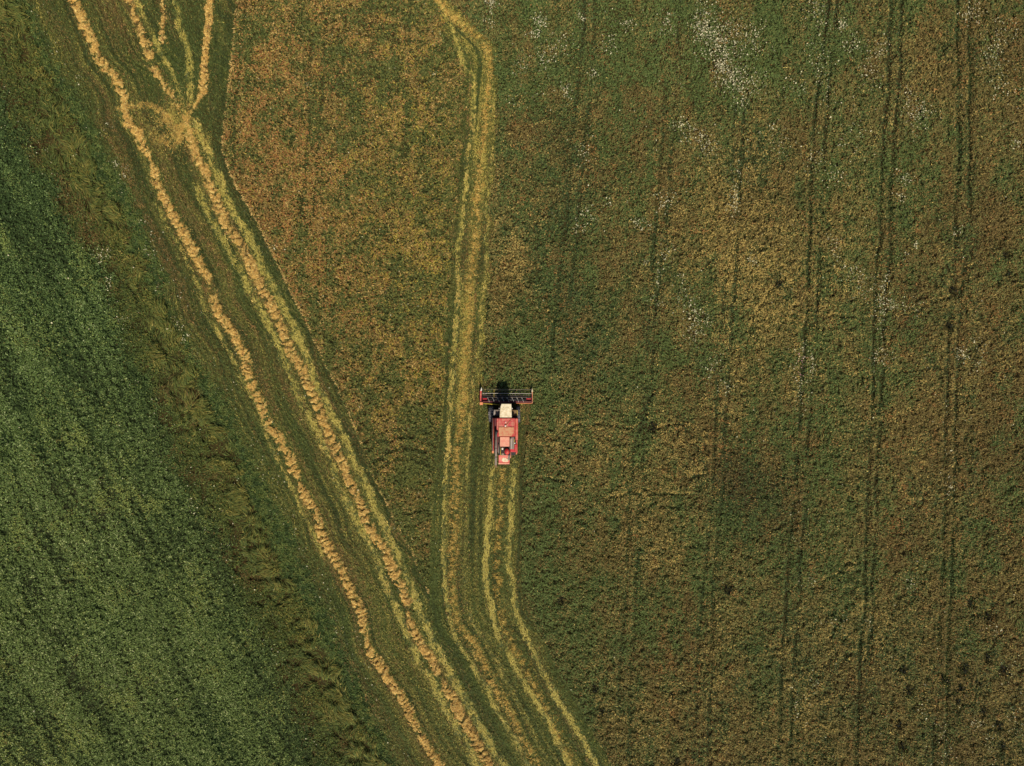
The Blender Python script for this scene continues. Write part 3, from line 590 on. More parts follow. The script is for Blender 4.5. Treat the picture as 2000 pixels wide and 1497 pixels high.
# ------------------------------------------------------------------ wild flowers
def flowers():
    r = np.random.default_rng(150)
    cl = [(1382,60,14,30,70),(1400,90,16,22,90),(1408,130,12,18,90),(1425,158,14,14,80),(1440,200,14,14,45),(1362,45,9,26,50),(1375,75,9,16,50),(1440,70,24,20,60),(1428,110,20,24,60),(1470,80,16,16,35),(1460,165,22,18,50),
     (1325,248,12,8,45),(1365,275,14,14,60),(1385,300,16,16,45),(1055,45,9,10,45),(1040,75,10,8,22),(1085,90,14,16,30),(1060,120,14,20,25),(1105,180,8,14,35),(1135,32,7,6,14),(1225,55,10,8,18),(1300,50,14,16,30),(1190,90,18,14,25),(1145,300,12,20,30),(1158,150,6,12,14),
     (960,15,7,10,40),(950,45,6,8,10),(1640,52,8,7,28),(1600,120,18,60,70),(1560,170,16,16,28),(1580,30,16,14,25),(1660,95,14,14,30),(1715,100,10,14,26),(1700,150,16,20,30),(1780,230,16,24,70),(1795,220,14,10,40),(1770,190,10,10,20),(1760,350,10,9,40),(1890,25,12,14,40),(1935,110,14,24,45),(1960,65,16,22,30),(1975,285,8,6,20),(1970,160,20,20,25),
     (1520,260,18,30,45),(1660,260,24,40,45),(1585,320,14,26,35),(1630,350,16,16,25),(1440,330,20,12,20),(1430,400,7,24,55),(1432,395,6,14,30),(1300,395,14,12,50),(1255,440,14,10,40),(1145,420,14,12,35),(1130,445,10,8,18),(1185,400,6,6,10),(1300,490,8,16,25),(1282,530,5,16,20),(1260,515,5,5,8),
     (1345,600,16,22,60),(1360,650,16,16,55),(1365,625,10,10,30),(1390,710,12,18,40),(1470,510,10,10,22),(1330,540,8,10,14),(1280,590,14,8,16),(1330,570,12,16,16),
     (1562,735,12,34,60),(1568,700,8,16,40),(1585,705,5,14,25),(1715,600,9,40,60),(1725,570,9,30,40),(1712,690,10,18,45),(1735,595,8,10,35),(1650,530,16,16,40),(1680,560,12,24,35),(1625,480,12,14,26),(1860,452,9,5,18),(1788,484,6,5,14),(1760,385,8,6,18),(1872,690,8,12,36),(1895,710,12,10,24),(1775,600,14,14,22),(1900,680,14,14,18),(1760,505,8,6,14),
     (1560,1000,14,40,25),(1850,880,12,60,40),(1845,945,8,12,25),(1690,1210,6,12,26),(1585,1130,10,6,18),(1625,1210,12,10,22),(1780,1140,9,14,26),(1565,1390,10,30,50),(1585,1330,10,8,20),(1790,1385,14,16,22),(1840,1440,10,20,35),(1835,1470,10,8,25),(1905,1415,16,14,45),(1925,1440,12,20,30),(1975,1400,14,26,45),(1945,1230,14,10,30),(1970,1330,16,24,25),(1740,1300,16,30,14),
     (1415,755,12,14,25),(1450,860,20,30,14),(1060,180,16,18,14),(1020,130,12,20,20),(1010,200,14,16,12),
     (204,500,10,9,50),(214,560,6,10,26),(348,630,14,10,34),(365,655,8,8,22),(250,625,14,6,14),(300,470,10,16,26),(290,435,8,6,14),(310,550,12,14,8),(375,985,8,10,18),(384,1003,3,3,4),(235,340,10,12,26),(225,320,8,8,14),(208,255,6,12,12),(150,155,8,8,10),(100,100,5,12,5),(20,825,3,3,4),(44,828,4,4,6),(537,485,3,3,8),(630,427,3,3,6),(850,150,5,4,10),(605,168,3,4,8),(645,770,10,10,4),(135,300,14,14,8)]
    xs, ys = [], []
    for cx, cy, rx, ry, n in cl:
        n = int(n * (((1.9 if cy < 170 else 1.15) if cx > 900 else .8) if cy < 800 else .6))
        k = r.random((n, 2)); g = r.normal(0, 1, (n, 2))
        sub = r.normal(0, .62, (max(2, n // 7), 2)); pickc = r.integers(0, len(sub), n)
        xs.append(cx + rx * (sub[pickc, 0] + g[:, 0] * .62)); ys.append(cy + ry * (sub[pickc, 1] + g[:, 1] * .62))
    n = 2600; x_ = 1000 + 1050 * r.random(n); y_ = -40 + 1570 * r.random(n)
    pr = .05 + .8 * blob(x_, y_, 1350, 100, 380, 260) + .55 * blob(x_, y_, 1750, 300, 260, 480) + .5 * blob(x_, y_, 1850, 1380, 220, 200) + .25 * blob(x_, y_, 1580, 1200, 120, 250)
    ok = r.random(n) < pr * (fbm(x_ / 30, y_ / 30, 4) > .48); xs.append(x_[ok]); ys.append(y_[ok])
    n = 160; xs.append(450 + 420 * r.random(n)); ys.append(1150 * r.random(n))
    n = 170; t = r.random(n); ys.append(1497 * t); xs.append((L_C.x(WY(1497 * t)) / .05 + 1000) + r.normal(14, 14, n))
    n = 110; t = r.random(n); ys.append(1497 * t); xs.append((L_A.x(WY(1497 * t)) / .05 + 1000) + r.normal(22, 22, n))
    n = 90; xs.append(400 * r.random(n)); ys.append(500 + 997 * r.random(n))
    px = np.concatenate(xs); py = np.concatenate(ys); n = len(px)
    x = WX(px); y = WY(py)
    i = ((x - X0) / RES).astype(int).clip(0, NX - 1); j = ((y - Y0) / RES).astype(int).clip(0, NY - 1)
    reg = REG[i, j]; top = np.array([.42, .5, .28, .18, .5, .55])[reg] * (1 - .5 * tram[i, j])
    ok = (strip_id[i, j] == 0) | (r.random(n) < .3); x, y, top, px, py = x[ok], y[ok], top[ok], px[ok], py[ok]; n = len(x)
    z = ground_z(x, y) + top + .06 * r.random(n)
    rad = (.024 + .036 * r.random(n) ** 2)
    a = np.arange(6) * math.pi / 3
    ring = np.stack([np.cos(a), np.sin(a)], -1)
    R = ring[None] * rad[:, None, None] * (1 + .3 * r.normal(0, 1, (n, 6, 1)))
    tilt = r.normal(0, .35, (n, 2))
    V = np.zeros((n, 7, 3)); V[:, :6, 0] = x[:, None] + R[..., 0]; V[:, :6, 1] = y[:, None] + R[..., 1]
    V[:, :6, 2] = z[:, None] + R[..., 0] * tilt[:, :1] + R[..., 1] * tilt[:, 1:]
    V[:, 6] = np.stack([x, y, z + .35 * rad], -1)
    f = np.array([[k, (k + 1) % 6, 6] for k in range(6)]).reshape(-1)
    F = (np.arange(n)[:, None] * 7 + f[None]).reshape(-1)
    pinkish = (blob(px, py, 1566, 715, 14, 34) + blob(px, py, 1228, 448, 8, 8) + blob(px, py, 1140, 90, 10, 10)) > .4
    c = np.where((pinkish & (r.random(n) < .7))[:, None], lin(206,150,150), lin(232,222,180)) * (.6 + .4 * r.random(n))[:, None]
    o = mesh_object('wild_flowers', V.reshape(-1, 3), F, 3, M_LEAF, np.repeat(c, 6, 0), 'FACE')
    tag(o, 'scattered small white wild flowers in drifts through the crops', 'flowers', None, 'stuff')
flowers()

# ------------------------------------------------------------------ dark weeds in the right-hand crop
WEED_LAB = [
 'large dark weed clump standing alone between two tramline pairs in the lower field',
 'dark weed clump closest to the swath behind the combine, in the crop right of it',
 'dark weed clump on the tramline directly right of the combine',
 'lower of two dark weed clumps beside the bottom bend of the chaff strip',
 'upper of two dark weed clumps beside the bottom bend of the chaff strip',
 'upper left of the two dark weed clumps above the weedy corner patch',
 'lower right of the two dark weed clumps above the weedy corner patch',
 'widest dark weed clump in the upper part of the weedy corner patch',
 'topmost dark weed clump in the weedy corner patch',
 'upper right dark weed clump in the weedy corner patch',
 'dark weed clump standing on the outermost tramline at the weedy corner patch',
 'dark weed clump just below the widest one in the weedy corner patch',
 'dark weed clump right in the middle of the weedy corner patch',
 'dark weed clump low on the left side of the weedy corner patch',
 'dark weed clump low in the weedy corner patch, between two larger clumps',
 'big dark weed clump at the lower right end of the weedy corner patch',
 'lowest dark weed clump in the far lower right corner',
 'topmost of the four dark weed clumps left of the last tramline near the bottom',
 'second from top of the four dark weed clumps left of the last tramline',
 'third from top of the four dark weed clumps left of the last tramline',
 'lowest of the four dark weed clumps left of the last tramline',
 'dark weed clump in the last tramline pair where an animal trail meets it',
 'small dark weed clump in the last tramline pair, below the trail crossing',
 'dark weed clump in the yellow patch between the third and fourth tramline pairs',
 'lower of two small dark weed clumps near the right edge at mid height',
 'upper of two small dark weed clumps near the right edge at mid height',
 'small dark weed clump right of the second tramline pair in the lower field',
 'dark weed clump at the bottom edge right of the second tramline pair']
def weeds():
    r = np.random.default_rng(160)
    for (px, py, s, _), lab in zip(WEEDS, WEED_LAB):
        n = int(46 * s); a = r.random(n) * 6.283; q = np.sqrt(r.random(n))
        x = np.cos(a) * q * .30 * s + .1 * np.sin(3 * a); y = np.sin(a) * q * .36 * s; z = .06 + .42 * s * (1 - .6 * q) * r.random(n)
        v = blades(x, y, z, a + r.normal(0, .5, n), r.normal(.3, .4, n), .16 + .16 * r.random(n), .08 + .05 * r.random(n), r.normal(0, .7, n))
        c = np.array([lin(22,30,17), lin(27,31,17), lin(36,33,18)])[r.integers(0, 3, n)] * (.6 + .6 * r.random(n))[:, None]
        root = bpy.data.objects.new('weed_clump', None); COL.objects.link(root); wx, wy = float(WX(px)), float(WY(py))
        root.location = (wx, wy, float(ground_z(np.array(wx), np.array(wy)))); root.empty_display_size = .2
        tag(root, lab, 'weed', 'dark weed clumps in the crop')
        mesh_object('foliage', v, np.arange(len(v), dtype=np.int32), 3, M_LEAF, c, 'FACE', root)
        m = max(3, int(4 * s)); sv = []
        aa = r.random(m) * 6.283
        vv = blades(np.cos(aa) * .05, np.sin(aa) * .05, np.zeros(m) - .03, aa, np.full(m, 1.25), np.full(m, .75 * s), np.full(m, .03), np.zeros(m))
        mesh_object('stem', vv, np.arange(len(vv), dtype=np.int32), 3, M_LEAF, np.tile(lin(60,62,34), (m, 1)), 'FACE', root)
weeds()

# ------------------------------------------------------------------ the combine harvester
def paint(name, base, dust=None, amount=.5, rough=.55, scale=3.0, metal=0.0, spec=.35):
    """painted sheet metal under a patchy film of field dust"""
    m, n, l, b = new_mat(name)
    geo = n.new('ShaderNodeNewGeometry'); t = n.new('ShaderNodeTexNoise')
    t.inputs['Scale'].default_value = scale; t.inputs['Detail'].default_value = 6; t.inputs['Roughness'].default_value = .65
    l.new(geo.outputs['Position'], t.inputs['Vector'])
    r = n.new('ShaderNodeMapRange'); r.inputs[1].default_value = .62 - .35 * amount; r.inputs[2].default_value = .78 - .25 * amount
    r.inputs[3].default_value = .12 * amount; r.inputs[4].default_value = min(1., .35 + .65 * amount)
    l.new(t.outputs['Fac'], r.inputs[0])
    sep = n.new('ShaderNodeSeparateXYZ'); l.new(geo.outputs['Normal'], sep.inputs[0])
    up = n.new('ShaderNodeMath'); up.operation = 'MULTIPLY'; up.use_clamp = True       # dust settles on faces that look up
    ab = n.new('ShaderNodeMapRange'); ab.inputs[1].default_value = .0; ab.inputs[2].default_value = .8; ab.inputs[3].default_value = .35
    l.new(sep.outputs[2], ab.inputs[0]); l.new(ab.outputs[0], up.inputs[0]); l.new(r.outputs[0], up.inputs[1])
    mx = n.new('ShaderNodeMix'); mx.data_type = 'RGBA'
    mx.inputs['A'].default_value = (*base, 1); mx.inputs['B'].default_value = (*(dust if dust is not None else lin(176,148,104)), 1)
    l.new(up.outputs[0], mx.inputs['Factor']); l.new(mx.outputs['Result'], b.inputs['Base Color'])
    b.inputs['Roughness'].default_value = rough; b.inputs['Metallic'].default_value = metal; b.inputs['Specular IOR Level'].default_value = spec
    bp = n.new('ShaderNodeBump'); bp.inputs['Strength'].default_value = .15; bp.inputs['Distance'].default_value = .02
    l.new(t.outputs['Fac'], bp.inputs['Height']); l.new(bp.outputs[0], b.inputs['Normal'])
    return m
DUST = lin(196,146,104)
M_RED = paint('red_paint', lin(186,28,46), DUST, .3)
M_REDD = paint('red_paint_dusty', lin(184,40,54), lin(190,130,106), .68)
M_RED_DK = paint('red_paint_dark', lin(92,26,34), lin(104,76,66), .4)  # darker red for chassis, cab base, feeder house, header and left panel
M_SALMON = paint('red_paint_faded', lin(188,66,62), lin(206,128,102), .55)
M_PINK = paint('red_paint_bleached', lin(210,124,106), lin(222,164,134), .75, .6)
M_TAN = paint('dust_covered_lid', lin(190,92,72), lin(196,148,108), .9, .8, 5.0)
M_CREAM = paint('cream_roof_paint', lin(236,222,190), lin(184,158,112), .62, .5, 4.5)
M_GREY = paint('grey_paint', lin(122,112,104), lin(156,134,112), .55)
M_DARK = paint('dark_metal', lin(34,32,34), lin(70,62,54), .4, .6)
M_STEEL = paint('worn_steel', lin(216,206,196), lin(176,156,132), .3, .4, metal=.0)
M_TYRE = paint('tyre_rubber', lin(46,46,52), lin(138,134,132), .55, .8, 9.0)
M_YEL = paint('yellow_paint', lin(206,176,60), lin(170,150,90), .3)
M_ORG = paint('orange_paint', lin(220,128,84), lin(226,160,110), .5)
M_BROWN = paint('brown_deck', lin(112,86,56), lin(140,112,72), .6, .8)
M_WHITE = paint('white_plastic', lin(240,232,214), lin(214,196,164), .3, .4)
gm, gn_, gl_, gb_ = new_mat('cab_glass'); gb_.inputs['Base Color'].default_value = (.03, .04, .04, 1); gb_.inputs['Roughness'].default_value = .06; gb_.inputs['Specular IOR Level'].default_value = .8
gt_ = gn_.new('ShaderNodeBsdfTransparent'); gt_.inputs[0].default_value = (.92, .95, .93, 1); gx_ = gn_.new('ShaderNodeMixShader'); gx_.inputs[0].default_value = .86
gl_.new(gb_.outputs[0], gx_.inputs[1]); gl_.new(gt_.outputs[0], gx_.inputs[2]); gl_.new(gx_.outputs[0], gn_['Material Output'].inputs['Surface'])
M_GLASS = gm

def ZP(zx, zy, h):
    """a surveyed point of the machine (close-up units) at height h -> plan metres"""
    px = 900 + zx / 7.483; py = 730 + zy / 7.483; k = 1 - h / CAM_H
    return (px - 1000) * .05 * k, (748.5 - py) * .05 * k
ORG = Vector((*ZP(645, 900, 1.5), 0)); ORG.z = float(ground_z(np.array(ORG.x), np.array(ORG.y)))
combine = bpy.data.objects.new('combine_harvester', None); COL.objects.link(combine); combine.location = ORG
tag(combine, 'red combine harvester with cream cab roof, driving up the field with its header lowered', 'combine')
O2 = Vector((ORG.x, ORG.y, 0))

def bm_obj(name, bm, mat, parent=combine, bevel=0.0, smooth=False):
    if bevel > 0:
        bmesh.ops.bevel(bm, geom=list(bm.edges), offset=bevel, segments=2, affect='EDGES', profile=.5, clamp_overlap=True)
    bmesh.ops.recalc_face_normals(bm, faces=list(bm.faces))
    me = bpy.data.meshes.new(name); bm.to_mesh(me); bm.free(); me.materials.append(mat)
    if smooth:
        for p in me.polygons: p.use_smooth = True
    o = bpy.data.objects.new(name, me); COL.objects.link(o); o.parent = parent
    return o
def add_prism(bm, top, bot):
    vt = [bm.verts.new(p) for p in top]; vb = [bm.verts.new(p) for p in bot]; n = len(vt)
    bm.faces.new(vt); bm.faces.new(vb[::-1])
    for i in range(n): bm.faces.new((vt[i], vb[i], vb[(i + 1) % n], vt[(i + 1) % n]))
def add_zbox(bm, x0, y0, x1, y1, zb, zt, ztr=None, taper=0.0):
    """box from plan corners in survey units seen at the top height; ztr = height of the rear edge when it slopes"""
    zr = zt if ztr is None else ztr
    a = [(*ZP(x0, y0, zt), zt), (*ZP(x1, y0, zt), zt), (*ZP(x1, y1, zr), zr), (*ZP(x0, y1, zr), zr)]
    a = [Vector(p) - O2 for p in a]; c = sum(a, Vector()) / 4
    b = [Vector((c.x + (p.x - c.x) * (1 - taper), c.y + (p.y - c.y) * (1 - taper), zb)) for p in a]
    add_prism(bm, a, b)
def zbox(name, x0, y0, x1, y1, zb, zt, mat, parent=combine, bevel=.015, ztr=None, taper=0.0):
    bm = bmesh.new(); add_zbox(bm, x0, y0, x1, y1, zb, zt, ztr, taper); return bm_obj(name, bm, mat, parent, bevel)
def add_tube(bm, p, q, r, seg=12, r2=None, cap=True):
    p, q = Vector(p), Vector(q); d = (q - p).normalized(); r2 = r if r2 is None else r2
    u = d.cross(Vector((0, 0, 1)) if abs(d.z) < .9 else Vector((1, 0, 0))).normalized(); v = d.cross(u)
    A, B = [], []
    for i in range(seg):
        a = 2 * math.pi * i / seg; w = u * math.cos(a) + v * math.sin(a)
        A.append(bm.verts.new(p + w * r)); B.append(bm.verts.new(q + w * r2))
    for i in range(seg): bm.faces.new((A[i], A[(i + 1) % seg], B[(i + 1) % seg], B[i]))
    if cap: bm.faces.new(A[::-1]); bm.faces.new(B)
def zp(zx, zy, h):
    return Vector((*ZP(zx, zy, h), h)) - O2
def ztube(name, pts, r, mat, parent=combine, seg=12):
    bm = bmesh.new()
    for a, b in zip(pts[:-1], pts[1:]): add_tube(bm, a, b, r, seg)
    return bm_obj(name, bm, mat, parent, 0, True)

def build_combine():
    # chassis and threshing body
    zbox('chassis', 505, 640, 812, 1150, .75, 2.25, M_RED_DK, bevel=.03)
    zbox('side_panel', 455, 652, 487, 1130, 1.05, 2.45, M_RED_DK, bevel=.03, taper=.0)
    sp = zbox('side_panel', 797, 655, 836, 975, 1.05, 2.75, M_SALMON, bevel=.05)
    zbox('side_panel', 806, 978, 829, 1165, 1.05, 2.3, M_SALMON, bevel=.03)
    ztube('handrail', [zp(480, 655, 2.75), zp(480, 1125, 2.75)], .025, M_SALMON)
    ztube('handrail', [zp(463, 655, 2.55), zp(463, 1128, 2.55)], .02, M_GREY)
    zbox('auger_cradle', 492, 655, 522, 845, 2.0, 2.6, M_RED_DK, bevel=.02)
    zbox('lamp_bracket', 455, 1130, 488, 1165, 1.5, 2.2, M_ORG, bevel=.02)
    zbox('lamp_bracket', 803, 1166, 822, 1180, 1.5, 2.1, M_ORG, bevel=.015)
    # grain tank
    tank = zbox('grain_tank', 522, 655, 795, 920, 2.2, 2.95, M_RED, bevel=.04)
    zbox('tank_wall', 524, 657, 552, 842, 2.9, 3.03, M_REDD, tank, .02)
    lid = zbox('tank_lid', 556, 656, 776, 776, 2.93, 3.05, M_REDD, tank, .02)
    zbox('tank_lid', 555, 783, 776, 916, 2.93, 3.12, M_TAN, tank, .02)
    bm = bmesh.new(); a = [zp(738, 914.5, 3.126), zp(774, 914.5, 3.126), zp(774, 868, 3.126)]; b = [p - Vector((0, 0, .05)) for p in a]
    add_prism(bm, a, b); bm_obj('lid_corner', bm, M_RED, tank)
    for zy in (700, 735): zbox('lid_rib', 562, zy, 770, zy + 3, 3.04, 3.065, M_REDD, tank, .004)
    ztube('lid_strut', [zp(738, 672, 3.10), zp(662, 760, 3.14)], .022, M_TAN, tank, 8)
    ztube('lid_strut', [zp(640, 752, 3.12), zp(652, 762, 3.14)], .022, M_TAN, tank, 8)
    bm = bmesh.new(); bmesh.ops.create_uvsphere(bm, u_segments=14, v_segments=8, radius=.085); bmesh.ops.translate(bm, verts=bm.verts, vec=zp(652, 765, 3.14)); bm_obj('lid_knob', bm, M_WHITE, tank, 0, True)
    bm = bmesh.new(); bmesh.ops.create_uvsphere(bm, u_segments=12, v_segments=8, radius=.05); bmesh.ops.translate(bm, verts=bm.verts, vec=zp(657, 710, 3.07)); bm_obj('lid_knob', bm, M_WHITE, tank, 0, True)
    zbox('tank_rim', 778, 657, 792, 918, 2.9, 3.06, M_SALMON, tank, .02)
    # engine deck
    zbox('engine_bay', 552, 925, 800, 1195, 1.6, 2.3, M_DARK, bevel=.02)
    zbox('engine_hood', 571, 926, 712, 1067, 2.25, 3.0, M_PINK, bevel=.035)
    rad = zbox('radiator', 716, 932, 781, 1106, 2.25, 2.75, M_GREY, bevel=.02)
    for k in range(6): zbox('louvre', 719 + k * 10, 950, 724 + k * 10, 1100, 2.74, 2.775, M_STEEL if k == 2 else M_GREY, rad, .004)
    zbox('radiator_vent', 718, 934, 740, 962, 2.74, 2.77, M_DARK, rad, .004)
    ztube('coolant_pipe', [zp(772, 1060, 2.6), zp(784, 960, 2.8)], .03, M_YEL)
    bm = bmesh.new(); add_tube(bm, zp(789, 1018, 2.3), zp(789, 1018, 2.8), .06); bm_obj('filler_cap', bm, M_WHITE, combine, 0, True)
    zbox('rear_cover', 784, 1035, 819, 1150, 1.6, 2.5, M_RED, bevel=.04)
    zbox('rear_cover', 722, 1100, 800, 1149, 1.5, 2.46, M_RED, bevel=.05)
    bm = bmesh.new(); add_tube(bm, zp(608, 1098, 2.3), zp(608, 1098, 2.95), .085, 16); add_tube(bm, zp(608, 1098, 2.95), zp(608, 1098, 3.02), .11, 16, .06); bm_obj('air_filter', bm, M_WHITE, combine, 0, True)
    bm = bmesh.new(); bmesh.ops.create_uvsphere(bm, u_segments=20, v_segments=12, radius=1); bmesh.ops.scale(bm, verts=bm.verts, vec=(.25, .29, .28)); bmesh.ops.translate(bm, verts=bm.verts, vec=zp(676, 1142, 2.55)); bm_obj('flywheel_cover', bm, M_RED, combine, 0, True)
    bm = bmesh.new(); add_tube(bm, zp(612, 1150, 2.2), zp(612, 1185, 2.45), .12, 14); bm_obj('exhaust_muffler', bm, M_GREY, combine, 0, True)
    ztube('deck_rail', [zp(582, 1075, 2.7), zp(582, 1190, 2.7), zp(600, 1196, 2.7)], .02, M_YEL)
    ztube('deck_rail', [zp(722, 1150, 2.4), zp(730, 1165, 2.5), zp(728, 1235, 2.4)], .035, M_PINK)
    ztube('side_pipe', [zp(552, 1030, 2.4), zp(553, 1165, 2.4)], .04, M_GREY)
    # straw hood
    hood = zbox('straw_hood', 553, 1185, 713, 1302, 1.1, 2.3, M_SALMON, bevel=.03, ztr=2.05)
    zbox('hood_lip', 549, 1304, 712, 1326, 1.2, 1.98, M_PINK, hood, .02)
    bm = bmesh.new()
    r = np.random.default_rng(7)
    for k in range(44):
        c = zp(612 + 78 * r.random(), 1214 + 66 * r.random(), 2.17); s = .05 + .05 * r.random()
        v = bmesh.ops.create_icosphere(bm, subdivisions=1, radius=s)['verts']; bmesh.ops.scale(bm, verts=v, vec=(1.3, 1, .5)); bmesh.ops.translate(bm, verts=v, vec=c)
    bm_obj('chaff_heap', bm, M_CREAM, hood)
    zbox('hood_step', 618, 1284, 690, 1298, 1.9, 2.12, M_PINK, hood, .01)
    zbox('tool_box', 690, 1195, 716, 1268, 2.0, 2.35, M_GREY, hood, .03)
    # unloading pipe folded back along the left side
    pipe = ztube('unloading_pipe', [zp(518, 862, 3.05), zp(512, 1338, 2.95)], .108, M_GREY)
    bm = bmesh.new(); add_tube(bm, zp(522, 838, 2.3), zp(520, 848, 3.05), .15, 16); add_tube(bm, zp(523, 836, 3.0), zp(517, 880, 3.06), .16, 16, .115); bm_obj('pipe_elbow', bm, M_DARK, pipe, 0, True)
    zbox('pipe_spout', 493, 1332, 531, 1376, 2.72, 3.02, M_BROWN, pipe, .04)
    for zy in (960, 1090, 1220):
        bm = bmesh.new(); add_tube(bm, zp(515, zy, 3.01), zp(515, zy + 4, 3.01), .125, 14); bm_obj('pipe_band', bm, M_DARK, pipe, 0, True)
    # cab
    cab = zbox('cab', 583, 455, 738, 632, 1.0, 1.50, M_RED_DK, bevel=.03)
    zbox('window', 586, 458, 735, 629, 1.51, 3.05, M_GLASS, cab, .0)
    zbox('seat', 632, 560, 682, 606, 1.51, 1.95, M_DARK, cab, .04); zbox('seat_back', 634, 600, 680, 612, 2.1, 2.6, M_DARK, cab, .03)
    ztube('steering_column', [zp(657, 500, 1.51), zp(657, 525, 2.1)], .03, M_DARK, cab, 8)
    bm = bmesh.new(); out = [(592, 440), (739, 440), (743, 520), (746, 641), (566, 641), (572, 540), (580, 480)]
    top = [zp(x + (655 - x) * .035, y + (545 - y) * .035, 3.34) for x, y in out]; bot = [zp(x, y, 3.2) for x, y in out]
    add_prism(bm, top, bot); add_prism(bm, [p - Vector((0, 0, .003)) for p in bot], [zp(x, y, 3.06) for x, y in out]); bm_obj('cab_roof', bm, M_CREAM, cab, .025)
    zbox('roof_hatch', 612, 500, 700, 560, 3.33, 3.365, M_CREAM, cab, .012)
    for x, y in ((588, 460), (734, 460), (588, 628), (734, 628)): ztube('cab_pillar', [zp(x, y, 1.6), zp(x, y, 3.06)], .04, M_DARK, cab, 8)
    for s, x in ((-1, 562), (1, 752)):
        m_ = ztube('mirror_arm', [zp(x - s * 18, 468, 2.7), zp(x, 505, 2.75)], .015, M_DARK, cab, 6)
        zbox('mirror', x - 5, 503, x + 5, 520, 2.55, 2.85, M_STEEL, cab, .01)
    # platforms, ladder
    plat = zbox('platform', 484, 530, 572, 614, 1.6, 2.08, M_GREY, bevel=.02)
    for k in range(4): zbox('tread_bar', 487 + k * 21, 532, 490 + k * 21, 610, 2.08, 2.10, M_DARK, plat, .003)
    ztube('handrail', [zp(486, 534, 2.08), zp(486, 534, 2.8), zp(486, 606, 2.8), zp(486, 606, 2.08)], .02, M_STEEL)
    deck = zbox('platform', 752, 533, 822, 616, 1.5, 2.08, M_BROWN, bevel=.03)
    zbox('platform_edge', 822.5, 537, 829, 612, 1.5, 2.13, M_YEL, deck, .01)
    lad = zbox('ladder', 405, 606, 480, 612, 1.0, 1.55, M_GREY, bevel=.01)
    for k in range(4): zbox('rung', 408 + k * 18, 560, 413 + k * 18, 606, 1.50, 1.54, M_STEEL, lad, .006)
    # wheels
    def wheel(name, zx, zy, rad_, wid, lugs):
        c = zp(zx, zy, rad_); c.z = rad_
        bm = bmesh.new(); seg = 36; prof = [(-.5, .62), (-.5, .86), (-.42, .97), (-.2, 1), (.2, 1), (.42, .97), (.5, .86), (.5, .62)]
        rings = []
        for i in range(seg):
            a = 2 * math.pi * i / seg
            rings.append([bm.verts.new((c.x + wx * wid, c.y + math.cos(a) * rad_ * wr, c.z + math.sin(a) * rad_ * wr)) for wx, wr in prof])
        for i in range(seg):
            A, B = rings[i], rings[(i + 1) % seg]
            for k in range(len(prof)): bm.faces.new((A[k], A[(k + 1) % len(prof)], B[(k + 1) % len(prof)], B[k]))
        for i in range(lugs):
            for s in (-1, 1):
                a = 2 * math.pi * (i + (.5 if s > 0 else 0)) / lugs; e = .05
                pts = []
                for aa, w0, w1 in ((a, 0, s * .5), (a + .22, 0, s * .5)):
                    pass
                def P(aa, w, rr): return Vector((c.x + w * wid, c.y + math.cos(aa) * rr, c.z + math.sin(aa) * rr))
                t = [P(a, s * .03, rad_ * 1.04), P(a + .07, s * .03, rad_ * 1.04), P(a + .25, s * .49, rad_ * 1.0), P(a + .17, s * .49, rad_ * 1.0)]
                b = [P(a, s * .03, rad_ * .97), P(a + .07, s * .03, rad_ * .97), P(a + .25, s * .49, rad_ * .9), P(a + .17, s * .49, rad_ * .9)]
                add_prism(bm, t, b)
        w = bm_obj(name, bm, M_TYRE)
        bm = bmesh.new()
        add_tube(bm, c + Vector((-wid * .36, 0, 0)), c + Vector((wid * .36, 0, 0)), rad_ * .615, 24)
        bm_obj('rim', bm, M_CREAM, w)
        bm = bmesh.new(); add_tube(bm, c + Vector((-wid * .48, 0, 0)), c + Vector((wid * .48, 0, 0)), rad_ * .2, 14); bm_obj('hub', bm, M_RED, w)
    wheel('front_wheel', 444, 590, .78, .46, 20); wheel('front_wheel', 838, 595, .78, .40, 20)
    wheel('rear_wheel', 505, 1080, .48, .3, 16); wheel('rear_wheel', 788, 1080, .48, .3, 16)
    ztube('axle', [zp(470, 590, .78), zp(815, 595, .78)], .12, M_DARK); ztube('axle', [zp(520, 1080, .48), zp(775, 1080, .48)], .08, M_DARK)
    # feeder house
    bm = bmesh.new(); a = [zp(572, 425, .95), zp(742, 425, .95), zp(742, 560, 1.48), zp(572, 560, 1.48)]; b = [p - Vector((0, 0, .55)) for p in a]; add_prism(bm, a, b)
    bm_obj('feeder_house', bm, M_RED_DK, combine, .02)
    ztube('lift_ram', [zp(600, 560, 1.0), zp(600, 440, .6)], .05, M_STEEL); ztube('lift_ram', [zp(715, 560, 1.0), zp(715, 440, .6)], .05, M_STEEL)
    # header (turned a little to the right)
    H = zbox('header', 290, 400, 1040, 430, .35, .78, M_RED_DK, bevel=.02)
    bm = bmesh.new(); a = [zp(300, 300, .22), zp(1036, 306, .22), zp(1036, 402, .36), zp(300, 402, .36)]; b = [p - Vector((0, 0, .06)) for p in a]; add_prism(bm, a, b); bm_obj('header_floor', bm, M_DARK, H)
    for x0, x1 in ((318, 386), (958, 1030)): zbox('floor_panel', x0, 362, x1, 398, .40, .62, M_RED, H, .02)
    zbox('top_beam', 300, 403, 1038, 418, .78, .86, M_RED_DK, H, .015)
    ztube('rear_pipe', [zp(812, 434, .80), zp(1036, 436, .80)], .03, M_ORG, H, 8)
    ztube('drive_shaft', [zp(330, 434, .9), zp(566, 460, 1.1)], .035, M_YEL, H, 8)
    zbox('gear_case', 276, 418, 322, 458, .5, 1.15, M_ORG, H, .03)
